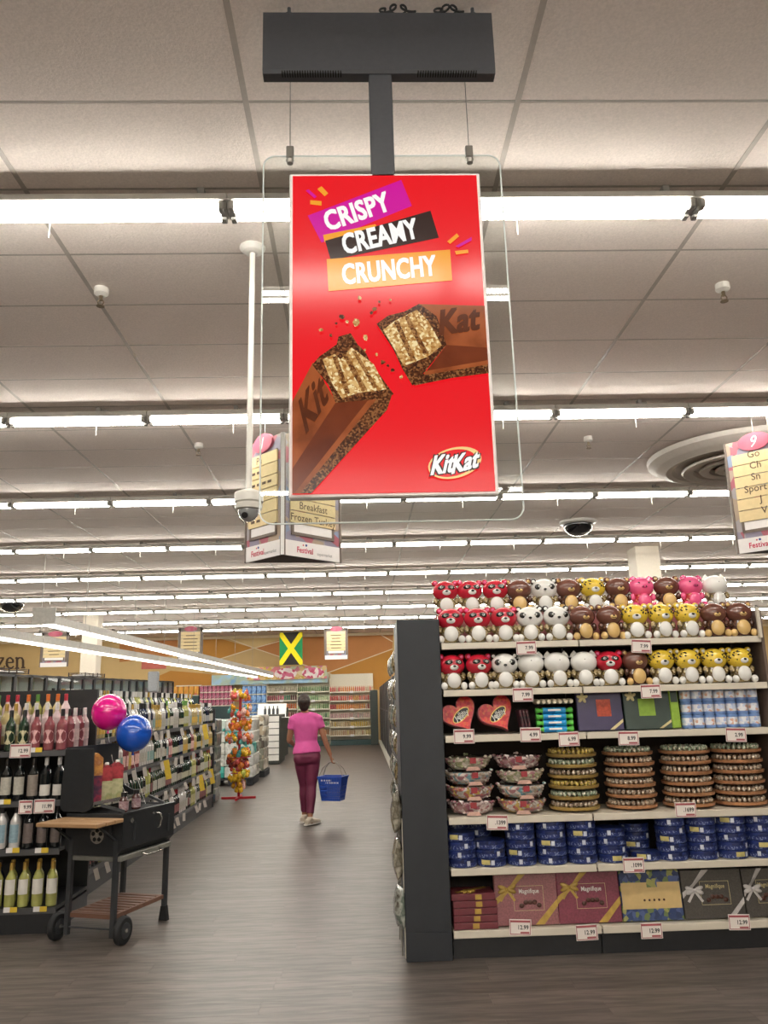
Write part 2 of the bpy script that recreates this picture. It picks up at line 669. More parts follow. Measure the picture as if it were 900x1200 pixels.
def homog(src, dst):
    A = []
    for (x, y), (u, v) in zip(src, dst):
        A.append([x, y, 1, 0, 0, 0, -u*x, -u*y, u])
        A.append([0, 0, 0, x, y, 1, -v*x, -v*y, v])
    n = 8
    for i in range(n):
        p = max(range(i, n), key=lambda r: abs(A[r][i]))
        A[i], A[p] = A[p], A[i]
        A[i] = [a/A[i][i] for a in A[i]]
        for r in range(n):
            if r != i:
                A[r] = [a-A[r][i]*b for a, b in zip(A[r], A[i])]
    h = [A[i][8] for i in range(8)]+[1]
    return lambda x, y: ((h[0]*x+h[1]*y+h[2])/(h[6]*x+h[7]*y+1), (h[3]*x+h[4]*y+h[5])/(h[6]*x+h[7]*y+1))


ART = homog([(48, 60), (690, 50), (762, 1130), (65, 1145)], [(-W_/2, H_/2), (W_/2, H_/2), (W_/2, -H_/2), (-W_/2, -H_/2)])
_d = [0.0028]
LX, LY = W_/2-.0125, H_/2-.0125


def clipc(p):
    return max(-LX, min(LX, p[0])), max(-LY, min(LY, p[1]))


def art(name, polys, m, step=.0003):
    """flat print on the screen"""
    _d[0] += step
    mb = MB()
    for P in polys:
        q = [clipc(ART(*p)) for p in P]
        mb.poly([(x, -_d[0], ZC+y) for x, y in q])
    return mb.build(name, m, pan)


def art_text(name, body, a, b, hgt, m, bold=.03, slant=0, up=None):
    """lettering from baseline start a to baseline end b, both in the picture's art coordinates"""
    _d[0] += .0003
    vs, fs, (x0, x1, y0, y1) = text_mesh(body, .012)
    x0, x1, y0, y1 = x0-bold, x1+bold, y0-bold*.7, y1+bold*.7
    ax, ay = a
    bx, by = b
    L = math.hypot(bx-ax, by-ay)
    ux, uy = up if up else ((by-ay)/L*hgt, -(bx-ax)/L*hgt)
    mb = MB()
    for sx, sy in ((0, 0), (1, .7), (-1, .7), (1, -.7), (-1, -.7)) if bold > .012 else ((0, 0),):      # weight comes from shifted copies of the letter
        _d[0] += .00004
        out = []
        for x, y in vs:
            t, k = (x+sx*bold-x0)/(x1-x0), (y+sy*bold-y0)/(y1-y0)
            px, py = ax+(bx-ax)*t+ux*k+slant*k*(bx-ax)/L, ay+(by-ay)*t+uy*k+slant*k*(by-ay)/L
            q = clipc(ART(px, py))
            out.append((q[0], -_d[0], ZC+q[1]))
        mb.add(out, fs)
    return mb.build(name, m, pan)


m_mag = sm('magenta', 'd0149a')
m_blk = sm('dark brown', '33201c')
m_orn = sm('orange', 'f2a02c')
m_wht = sm('white', 'fdfaf6')
m_dred = sm('shadow red', 'c8101a')
m_cho = sm('milk chocolate', '8a4420', cols=['7c3c1c', '9c5028', 'aa5c30'], scale=9)
m_chd = sm('dark chocolate side', '5a2410', cols=['5a2410', '6e3016', '7a381c'], scale=7)
m_edge = sm('chocolate crumb', '6a3a1c', cols=['3a1a0c', '6b3c1e', '8e5c34', '4c260f'], cell=170)
m_waf = sm('wafer', 'd8b070', cols=['a87438', 'd9b272', 'efd8a2', 'c4965a'], cell=120)
m_crm = sm('wafer cream line', '7a4a22', cols=['5c3214', '8a5a2c', 'a87a48'], cell=150)
m_emb = sm('embossed letter', '5b2a12', cols=['4e220e', '642f15'], scale=14)
m_cor = sm('gold', 'f3cf86')

art('advert_patch', [[(112, 205), (425, 80), (462, 168), (160, 296)]], m_mag)
art('advert_patch', [[(165, 270), (340, 232), (350, 250), (170, 295)]], m_orn)
art('advert_patch', [[(172, 290), (525, 184), (554, 276), (192, 356)]], m_blk)
art('advert_patch', [[(178, 352), (592, 316), (600, 420), (186, 460)]], m_orn)
art_text('advert_lettering', 'CRISPY', (181, 260), (396, 184), 70, m_wht, bold=.027)
art_text('advert_lettering', 'CREAMY', (238, 338), (490, 278), 72, m_wht, bold=.027)
art_text('advert_lettering', 'CRUNCHY', (234, 440), (550, 405), 72, m_wht, bold=.027)
for q_ in ([(143, 116), (157, 106), (180, 130), (168, 140)], [(120, 154), (158, 157), (158, 172), (120, 168)], [(582, 290), (614, 262), (622, 272), (592, 298)], [(608, 322), (652, 317), (654, 328), (612, 334)]):
    art('advert_dash', [q_], m_orn)
for q_ in ([(104, 122), (114, 118), (142, 142), (134, 148)], [(610, 306), (664, 274), (664, 286), (620, 310)]):
    art('advert_dash', [q_], m_mag)
# left bar
art('advert_chocolate', [[(68, 830), (138, 700), (218, 832), (70, 1055)]], m_cho)
art('advert_chocolate', [[(216, 832), (352, 818), (108, 1142), (66, 1142), (66, 1052)]], m_chd)
art('advert_chocolate', [[(350, 820), (404, 800), (386, 856), (140, 1142), (100, 1142)]], m_edge)
art('advert_chocolate', [[(322, 826), (352, 819), (104, 1142), (84, 1142)]], m_cho)
art('advert_chocolate', [[(136, 708), (160, 680), (216, 640), (222, 614), (262, 602), (286, 640), (312, 664), (330, 700), (408, 804), (380, 818), (216, 834), (190, 774)]], m_edge)
art('advert_wafer', [[(170, 690), (210, 672), (230, 690), (265, 650), (296, 672), (340, 705), (384, 788), (330, 796), (290, 800), (236, 820), (200, 765)]], m_waf)
for q_ in ([(203, 682), (217, 678), (264, 802), (248, 808)], [(234, 672), (248, 666), (320, 790), (304, 796)], [(267, 662), (278, 660), (354, 780), (342, 786)]):
    art('advert_cream_line', [q_], m_crm)
art_text('advert_lettering', 'Kit', (120, 942), (194, 826), 112, m_emb, bold=.02, up=(-28, -112))
# right bar
art('advert_chocolate', [[(492, 504), (716, 508), (722, 652), (580, 642)]], m_cho)
art('advert_chocolate', [[(582, 640), (724, 648), (727, 702), (508, 738)]], m_chd)
art('advert_chocolate', [[(508, 736), (728, 700), (729, 733), (600, 750), (476, 776), (470, 752)]], m_edge)
art('advert_chocolate', [[(510, 728), (728, 690), (728, 704), (508, 742)]], m_cho)
art('advert_chocolate', [[(348, 572), (386, 544), (440, 530), (490, 503), (548, 545), (582, 640), (530, 706), (504, 738), (470, 777), (436, 722), (404, 655)]], m_edge)
art('advert_wafer', [[(370, 592), (410, 560), (482, 524), (520, 560), (566, 642), (520, 680), (440, 712), (405, 650)]], m_waf)
for q_ in ([(406, 566), (420, 560), (480, 690), (464, 696)], [(440, 548), (453, 542), (522, 668), (507, 676)]):
    art('advert_cream_line', [q_], m_crm)
art_text('advert_lettering', 'Kat', (556, 612), (692, 590), 88, m_emb, bold=.03, up=(4, -88))
random.seed(11)
crumbs = []
for (x, y, r) in ((290, 486, 9), (342, 522, 11), (282, 568, 17), (230, 550, 11), (164, 594, 8), (196, 612, 8), (312, 620, 12), (356, 498, 6), (394, 492, 5), (370, 700, 10), (350, 674, 7), (402, 726, 10), (432, 748, 7), (330, 536, 7), (250, 566, 6), (214, 572, 5), (310, 660, 5), (388, 712, 6)):
    n = 6
    crumbs.append([(x+r*random.uniform(.5, 1.1)*math.cos(2*PI*i/n), y+r*random.uniform(.5, 1.1)*math.sin(2*PI*i/n)) for i in range(n)][::-1])
tag(art('advert_crumb', crumbs[::2], m_waf), kind='stuff')
tag(art('advert_crumb', crumbs[1::2], m_edge), kind='stuff')


def ell(cx, cy, a, b, rot, n=32):
    r = math.radians(rot)
    return [(cx+a*math.cos(t)*math.cos(r)-b*math.sin(t)*math.sin(r), cy+a*math.cos(t)*math.sin(r)+b*math.sin(t)*math.cos(r)) for t in [-2*PI*i/n for i in range(n)]]


art('advert_logo', [ell(612, 1031, 90, 50, -14)], m_cor)
art('advert_logo', [ell(606, 1032, 78, 43, -14)], m_red)
for b_, mm in ((.085, m_blk), (.028, m_wht)):
    k = 4 if b_ > .05 else 0
    art_text('advert_logo_lettering', 'Kit', (531-k, 1074+k), (606+k, 1062+k), 66+2*k, mm, bold=b_, up=(14, -66-2*k))
    art_text('advert_logo_lettering', 'Kat', (600-k, 1070+k), (688+k, 1046+k), 62+2*k, mm, bold=b_, up=(12, -64-2*k))

# ---------------------------------------------------------------- clear acrylic sheet behind the screen
m_acr = clear_mat('clear acrylic', 'f4f6f5', 1.5)
m_acre = pm('acrylic edge', 'dfe4e2', rough=.2, var=.02)
ax0, ax1, az0, az1 = -.331, .561, 2.135, 3.555
acr = thing('acrylic_sheet', 'clear acrylic sheet with rounded corners on two thin wires behind the red screen', 'sign holder', ((ax0+ax1)/2, 2.58, 3.555))
rc = .045
out = []
for cx, cz, a0 in ((ax1-rc, az1-rc, 0), (ax0+rc, az1-rc, 90), (ax0+rc, az0+rc, 180), (ax1-rc, az0+rc, 270)):
    out += [(cx+rc*math.cos(math.radians(a0+i*15))-(ax0+ax1)/2, cz+rc*math.sin(math.radians(a0+i*15))-3.555) for i in range(7)]
MB().prism(out, -.0025, .0025, FRONT(0, 0, 0)).build('sheet', m_acr, acr)
MB().tube([(x, 0, z) for x, z in out], .0032, 6, closed=True).build('edge_strip', m_acre, acr)
for x in (-.347, .331):
    MB().cyl((x, 0, CEIL-3.555), (x, 0, .03), .0016, 6).build('hanging_wire', m_wire, acr)
    MB().box((x, 0, .015), (.028, .02, .05), bev=.003).lathe([(.012, -.035), (.016, -.022), (.012, -.01)], 10, (x, -.004, .0)).build('wire_clamp', m_wire, acr)
# ================================================================ aisle signs hung from the ceiling
m_frame = pm('sign brown grey frame', '6f6259', rough=.5)
m_under = pm('sign underside', '4a443f', rough=.7)
m_cardc = pm('sign cream slat', 'dcc798', rough=.7, var=.05)
m_cardw = pm('sign white strip', 'e9e5e3', rough=.6, var=.02)
m_ink = pm('sign brown ink', '5a4838', rough=.7)
m_inkr = pm('red print', 'c2274e', rough=.6)
m_inkb = pm('blue print', '3b4a8c', rough=.6)
m_inkg = pm('grey print', '77777a', rough=.6)
m_oval = pm('sign red oval', 'b8405a', rough=.5, cols=['a03a50', 'b05468', 'bd7080'], scale=4)
m_patch = pm('sign colour patches', '', rough=.6, cols=['a8606c', '8391ab', 'a3917f', '8a8496', 'ad9a8c', '9c9799'], cell=9)


def sign_face(root, a, b, z0, z1, lines, num, rows=6, far=False):
    """one printed face between the plan points a and b"""
    a, b = Vector((*a, z0)), Vector((*b, z0))
    x = (b-a).normalized()
    n = x.cross(Vector((0, 0, 1)))
    w_, h_ = (b-a).length, z1-z0
    M = face_mat(tuple(a-Vector(root.location)), x, n)
    P = lambda u0, v0, u1, v1, d0, d1: ((u0, v0), (u1, v0), (u1, v1), (u0, v1))

    def slab(name, u0, v0, u1, v1, d, m):
        MB().prism(P(u0*w_, v0*h_, u1*w_, v1*h_, 0, 0), -.004, d, M).build(name, m, root)
    slab('board', 0, 0, 1, 1, .006, m_patch)
    if far:
        for u0, v0, u1, v1 in ((0, .14, .1, 1), (.9, .14, 1, 1), (0, .9, 1, 1)):
            slab('sign_border', u0, v0, u1, v1, .009, m_frame)
    slab('name_strip', .01, .0, .99, .125, .011, m_cardw)
    for u0, v0, u1, v1 in ((0, 0, .03, 1), (.97, 0, 1, 1), (.13, .18, .17, .88), (.83, .18, .87, .88), (.13, .17, .87, .195)):
        slab('sign_frame', u0, v0, u1, v1, .016, m_frame)
    slab('blank_strip', .17, .195, .83, .265, .012, m_cardw)
    for r in range(rows):
        v = .27+r*.61/rows
        slab('slat', .11, v, .89, v+.61/rows-.008, .02, m_cardc)
    hd = MB()
    hd.prism([(w_*.5+w_*.26*math.cos(2*PI*i/24), h_*.965+h_*.08*math.sin(2*PI*i/24)) for i in range(24)], .0, .026, M)
    hd.build('number_oval', m_oval, root)
    if num:
        MB().text(num, M @ Matrix.Translation((w_*.5, h_*.965, .0275)), h_*.1, bold=.0, slant=.25, condense=.8).build('number', m_cardw, root)
    for r, t in lines:
        v = .266+r*.61/rows+.305/rows
        if t is None:
            for q in range(random.randint(2, 4)):
                MB().box((w_*(.24+q*.15), h_*v, .0215), (w_*.1, h_*.022, .001)).build('illegible_print', m_ink, root).matrix_local = M
            continue
        kw = {} if isinstance(t, str) else t[1]
        s = t if isinstance(t, str) else t[0]
        MB().text(s, M @ Matrix.Translation((w_*kw.get('u', .5), h_*v, .0215)), h_*kw.get('s', .058), bold=.008, condense=kw.get('c', .95), center=kw.get('center', True)).build('sign_lettering', m_ink, root)
    if not far:
        MB().text('Festival', M @ Matrix.Translation((w_*.36, h_*.058, .0125)), h_*.045, bold=.02, condense=.85).build('shop_lettering', m_inkr, root)
        MB().text('supermarket', M @ Matrix.Translation((w_*.7, h_*.045, .0125)), h_*.026, bold=.0, condense=.85).build('shop_lettering', m_inkg, root)
        MB().ball((0, 0, 0), .012, 8, 5).build('shop_emblem', m_inkb, root).matrix_local = M @ Matrix.Translation((w_*.38, h_*.1, .012)) @ Matrix.Diagonal((1, 1, .2, 1))
        MB().ball((0, 0, 0), .008, 8, 5).build('shop_emblem', m_inkr, root).matrix_local = M @ Matrix.Translation((w_*.33, h_*.098, .012)) @ Matrix.Diagonal((1, 1, .2, 1))


def prism_sign(label, Cn, L, R, z0, z1, left, right, nums):
    t = thing('aisle_sign', label, 'sign', (Cn[0], Cn[1], z0))
    o = Vector((*Cn, z0))
    mb = MB()
    P = [Vector((*q, 0))-Vector((*Cn, 0)) for q in (L, Cn, R)]
    mb.prism([(p.x, p.y) for p in P], .004, .012)
    mb.build('underside', m_under, t)
    MB().bar((0, 0, 0), (0, 0, z1-z0), .03, .03).build('corner_post', m_silver, t)
    for p in (P[0], P[2]):
        MB().bar(p, p+Vector((0, 0, (z1-z0)*.86)), .02, .02).build('corner_post', m_frame, t)
    sign_face(t, L, Cn, z0, z1, left, nums[0])
    sign_face(t, Cn, R, z0, z1, right, nums[1])
    a, b = P[0]*.5, P[2]*.5
    for p in (a, b):
        MB().cyl(p+Vector((0, 0, (z1-z0)*.97)), p+Vector((0, 0, CEIL-z0)), .003, 6).build('hanging_wire', m_wire, t)
    return t


Yc = 6.6
prism_sign('three-sided aisle sign with Frozen Turkey slat, half hidden behind the red screen', (-.0984*Yc, Yc), (-.1535*Yc, 1.058*Yc), (-.0259*Yc, 1.0726*Yc), 1.55+.1863*Yc, 1.55+.352*Yc,
           [(5, ('Pa', {'u': .4, 's': .06})), (4, None), (3, None), (2, None), (1, None), (0, None)], [(1, 'Breakfast'), (0, 'Frozen Turkey')], ('1', ''))
prism_sign('three-sided aisle sign with red oval and cream slats, cut by the picture edge', (3.88, 6.66), (3.49, 7.05), (4.3, 7.1), 1.55+1.232, 1.55+2.29,
           [(5, ('Go', {'s': .06, 'u': .37, 'center': False})), (4, ('Ch', {'s': .06, 'u': .385, 'center': False})), (3, ('Sn', {'s': .06, 'u': .385, 'center': False})), (2, ('Sport', {'s': .06, 'u': .25, 'center': False})), (1, ('J', {'s': .06, 'u': .46, 'center': False})), (0, ('V', {'s': .06, 'u': .47, 'center': False}))], [], ('9', ''))


def far_sign(label, pix, Y, num):
    (x0, y0), (x1, y1) = pix
    a, b = at(x0, y1, Y), at(x1, y1, Y)
    z1 = at(x0, y0, Y).z
    t = thing('aisle_sign', label, 'sign', (a.x, Y, a.z))
    MB().box(((b.x-a.x)/2, .03, (z1-a.z)/2), (b.x-a.x, .03, (z1-a.z)*.98)).build('back_board', m_frame, t)
    sign_face(t, (a.x, Y), (b.x, Y), a.z, z1, [], num, far=True)
    w_, h_ = b.x-a.x, z1-a.z
    for k in range(5):
        MB().box((w_*.5, -.023, h_*(.36+k*.1)), (w_*random.uniform(.3, .6), .004, h_*.022)).build('print_line', m_ink, t)
    for s in (.2, .8):
        MB().cyl((w_*s, .03, h_), (w_*s, .03, CEIL-a.z), .004, 6).build('hanging_wire', m_wire, t)
    return t


far_sign('small far aisle sign with red oval hanging beside the green and yellow flag', ((380, 736), (408, 773)), 25, '')
far_sign('small far aisle sign hanging between the pendant lamps and the gold wall', ((208, 736), (237, 775)), 24, '')
far_sign('far aisle sign with white strips beside the zen lettering', ((46, 742), (79, 782)), 20, '')

# ---------------------------------------------------------------- security cameras
m_cam = pm('ivory camera plastic', 'dedad2', rough=.35, var=.03)
m_smoke = pm('smoked dome', '15161a', rough=.06, var=0, coat=1)
m_grey = pm('grey dome glass', 'a8aaaa', rough=.08, var=.05, coat=1)
t = thing('security_camera', 'white dome camera at the end of a long white ceiling pole', 'security camera', (-.592, 4.153, CEIL))
MB().lathe([(.075, 0), (.075, -.012), (.055, -.03), (.03, -.04)][::-1], 16).build('ceiling_flange', m_cam, t)
MB().cyl((0, 0, -.02), (0, 0, -1.49), .0165, 12).build('pole', m_cam, t)
MB().lathe([(.018, -1.47), (.07, -1.49), (.078, -1.5), (.078, -1.545), (.066, -1.55), (.066, -1.556), (.075, -1.56), (.072, -1.585), (.05, -1.592)][::-1], 20).build('housing', m_cam, t)
MB().ball((0, 0, -1.588), (.058, .058, .066), 18, 10).build('dome', m_grey, t)
MB().cyl((-.01, -.045, -1.625), (-.012, -.062, -1.63), .017, 12).build('lens', m_smoke, t)
for p, lb in (((677, 611), 'black half-dome camera on the ceiling above the animal jars'), ((14, 704), 'black half-dome camera on the ceiling at the left picture edge')):
    d = ray(*p)
    k = (CEIL-EYE-.0)/d.z
    q = d*k
    t = thing('dome_camera', lb, 'security camera', (q.x, q.y, CEIL))
    rr = .225 if q.y < 15 else .29
    MB().lathe([(rr*.75, -.07), (rr*1.22, -.035), (rr*1.25, 0)], 24).build('mounting_ring', m_cam, t)
    MB().ball((0, 0, -.055), (rr, rr, rr*.78), 24, 12).build('dome', m_smoke, t)

# ---------------------------------------------------------------- sprinklers
m_brass = pm('dull brass', '8a7b66', rough=.35, metal=.7)
sp0 = None
for lb, x, y in (('over the left aisle, nearer one', -1.613, 4.606), ('above the right sign, nearer one', 2.42, 4.624), ('over the left aisle, between the second and third lamp rows', -1.618, 7.724), ('right of the screen, between the second and third lamp rows', 2.395, 7.699)):
    if sp0 is None:
        sp0 = t = thing('sprinkler', '', 'sprinkler', (x, y, CEIL), group='ceiling sprinklers')
        MB().lathe([(.022, -.055), (.045, -.04), (.045, 0)], 14).build('escutcheon', m_cam, t)
        mb = MB().cyl((0, 0, -.05), (0, 0, -.085), .012, 10)
        for s in (-1, 1):
            mb.tube([(s*.012, 0, -.08), (s*.02, 0, -.1), (s*.006, 0, -.122)], .004, 6)
        mb.build('yoke', m_brass, t)
        MB().lathe([(.026, -.126), (.026, -.122), (.004, -.12)], 12).build('deflector', m_brass, t)
    else:
        t = dup(sp0, (x, y, CEIL))
    t['label'] = 'small metal ceiling sprinkler '+lb

# ---------------------------------------------------------------- round air diffuser
m_dif = pm('diffuser enamel', 'd9d3ca', rough=.5, var=.03)
t = thing('air_diffuser', 'large round white ceiling air diffuser with dark ring slots beside the right aisle sign', 'air vent', (4.28, 8.3, CEIL-.03))
MB().lathe([(.70, -.10), (.74, -.13), (.80, -.14), (.90, -.10), (.985, -.05), (1.0, -.01), (1.0, 0)], 48).build('outer_ring', m_dif, t)
MB().lathe([(.0005, -.02), (.72, -.02)], 40).build('dark_throat', m_slot, t)
for r0, r1, z in ((.50, .62, -.155), (.33, .43, -.16), (.18, .26, -.165)):
    MB().lathe([(r0, z+.06), (r0+.01, z), (r1, z-.01), (r1+.015, z+.01), (r0+.03, z+.07)], 40).build('blade_ring', m_dif, t)
MB().lathe([(.0005, -.175), (.10, -.17), (.115, -.15), (.06, -.1)], 24).build('centre_cone', m_dif, t)
mb = MB()
for k in range(3):
    a = k*PI*2/3
    mb.bar((.08*math.cos(a), .08*math.sin(a), -.13), (.72*math.cos(a), .72*math.sin(a), -.11), .02, .02)
mb.build('spider_bar', m_dif, t)

# ---------------------------------------------------------------- pendant lamp tracks over the freezer aisle
m_pend = pm('pendant grey body', 'a9a59d', rough=.5)
m_pglow = glow('pendant tube', 'fffaf0', 5.0)
for lb, a, b, Ya, Yb in (('long pendant lamp track over the freezers, with a square end plate', (57, 731), (318, 792), 12.5, 27), ('long pendant lamp track over the freezers, lower one cut by the picture edge', (-6, 746), (300, 793), 12, 27)):
    p, q = at(*a, Ya), at(*b, Yb)
    t = thing('pendant_lamp', lb, 'ceiling light', tuple(p))
    v = q-p
    n = 12
    mb = MB()
    for k in range(n):
        s0, s1 = v*(k/n), v*((k+.985)/n)
        MB().bar(s0+Vector((0, 0, .06)), s1+Vector((0, 0, .06)), .16, .12).build('track_section', m_pend, t)
        MB().bar(s0+v*.001+Vector((0, 0, -.02)), s1-v*.001+Vector((0, 0, -.02)), .13, .03).build('lamp_tube', m_pglow, t)
    for k in (1, 4, 7, 10):
        s = v*(k/n)
        MB().cyl(s+Vector((0, 0, .11)), (s.x, s.y, CEIL-p.z), .004, 6).build('hanging_wire', m_wire, t)
    if a[0] > 0:
        MB().box((-.06, -.05, .13), (.36, .03, .24)).build('end_plate', m_pend, t)

# ---------------------------------------------------------------- flag
m_fg, m_fk, m_fy = pm('green cloth', '1c8a50', rough=.8), pm('black cloth', '2a2622', rough=.8), pm('yellow cloth', 'f0dc14', rough=.8)
Yf = 29
a, b = at(327.5, 779.5, Yf), at(354.5, 740.5, Yf)
W, H = b.x-a.x, b.z-a.z
t = thing('flag', 'hanging flag, black and green with a yellow diagonal cross, by the back wall', 'flag', (a.x, Yf, a.z))
M = FRONT(0, 0, 0)
s = .11
c = (W/2, H/2)
MB().prism([(0, 0), (W, 0), (W, H), (0, H)], -.008, 0, M).build('cloth', m_fy, t)
k, kk = .13*W, .13*H*1.0
MB().prism([(k, H), (W-k, H), (W/2, H/2+kk)], 0, .006, M).build('black_field', m_fk, t)
MB().prism([(k, 0), (W-k, 0), (W/2, H/2-kk)][::-1], 0, .006, M).build('black_field', m_fk, t)
MB().prism([(0, kk), (W/2-k, H/2), (0, H-kk)], 0, .006, M).build('green_field', m_fg, t)
MB().prism([(W, kk), (W/2+k, H/2), (W, H-kk)][::-1], 0, .006, M).build('green_field', m_fg, t)
MB().cyl((0, .004, H), (W, .004, H), .012, 8).build('rod', m_wire, t)
for x in (.1*W, .9*W):
    MB().cyl((x, .004, H), (x, .004, CEIL-a.z), .004, 6).build('hanging_wire', m_wire, t)
# ================================================================ the shelf end facing the camera
m_blk2 = pm('black laminate', '272a30', rough=.5, var=.08, scale=8)
m_backp = pm('dark brown back panel', '2e2522', rough=.7)
m_bside = pm('brown side panel', '6b5a50', rough=.6)
m_shelf = pm('cream shelf steel', 'd6cdbd', rough=.4, var=.04, scale=8)
m_kick = pm('black kick plate', '232427', rough=.4)
GYF = 5.286
SHZ = [1.915, 1.61, 1.32, .82, .52, .165]        # tops of the shelves
EX0, EXM, EX1 = .53, 1.458, 2.70
ep = thing('end_panel', 'tall charcoal end panel standing at the corner of the aisle', 'panel', (.385, GYF, 0))
MB().box((-.0, .24, 1.04), (.285, .47, 2.07), bev=.004).build('board', m_blk2, ep)
MB().box((-.144, .03, .42), (.006, .03, .8)).build('edge_strip', m_shelf, ep)
MB().box((0, -.003, .085), (.28, .006, .16)).build('kick_plate', m_blk2, ep)
for bx0, bx1, nm in ((EX0+.005, EXM-.002, 'left'), (EXM+.002, EX1, 'right')):
    t = thing('shelving_unit', 'cream-lipped shelving bay of sweets, %s' % ('next to the charcoal end panel' if nm == 'left' else 'the wider one with the cans and dark boxes'), 'shelving', ((bx0+bx1)/2, GYF, 0))
    w_ = bx1-bx0
    MB().box((0, .47, 1.0), (w_, .02, 2.0)).build('back_panel', m_backp, t)
    for z in SHZ:
        s = MB().box((0, .235, z-.012), (w_-.004, .45, .02)).build('shelf', m_shelf, t)
        MB().box((0, .006, z-.022), (w_-.004, .014, .042), bev=.003).build('price_rail', m_shelf, s)
    MB().box((0, .05, .058), (w_-.004, .02, .114)).build('kick_plate', m_kick, t)
    if nm == 'right':
        MB().box((w_/2+.012, .235, 1.05), (.02, .46, 2.08)).build('side_panel', m_bside, t)
        MB().box((w_/2-.012, -.012, 2.0), (.02, .02, .2)).build('upright', m_shelf, t)
# riser for the upper tier of jars
m_pinkpl = clear_mat('pink tinted plastic', 'd89a98', 1.4)
m_pinkb = pm('pink carton', 'b06a68', rough=.5, var=.2, scale=9)
RZ = 2.13
for i in range(4):
    x0, x1 = EX0+.0+i*.54, EX0+.0+(i+1)*.54-.012
    t = tag(MB().box((0, .13, (RZ-SHZ[0])/2), (x1-x0, .2, RZ-SHZ[0]-.004), bev=.006).build('display_carton', m_pinkb, None, ((x0+x1)/2, GYF+.2, SHZ[0])), 'pink carton under the top tier of animal jars, %s from the charcoal panel' % ORD[i+1], 'box', 'cartons under the top tier')

# ---------------------------------------------------------------- animal jars
m_gloss = {}


def gl(name, c, **k):
    return pm('jar '+name, c, rough=.22, coat=.4, var=.05, **k)


m_candy = pm('candy in clear jar', '', rough=.15, coat=.7, cols=['6e5a34', '8a7a4c', 'a8946c', '59472c', '7c6f5e', 'c4b08a'], cell=70)
m_candyr = pm('red candy in clear jar', '', rough=.15, coat=.7, cols=['b52a2e', 'd84a4a', '8e1c20', 'd27a6a'], cell=70)
m_candyb = pm('brown candy in clear jar', '', rough=.15, coat=.7, cols=['4a2c20', '5e3a2c', '6e4a34', '3c241c'], cell=70)
m_jw, m_jr, m_jb, m_jk, m_jy, m_jp, m_jt = gl('white', 'eceae6'), gl('red', 'c01f34'), gl('brown', '6e4438'), gl('black', '1a1818'), gl('yellow', 'e3c13e'), gl('pink', 'ef5f92'), gl('tan', 'dcb878')
m_jpd = gl('dark pink', 'd8417c')
m_film = clear_mat('cellophane', 'fafafa', 1.35)


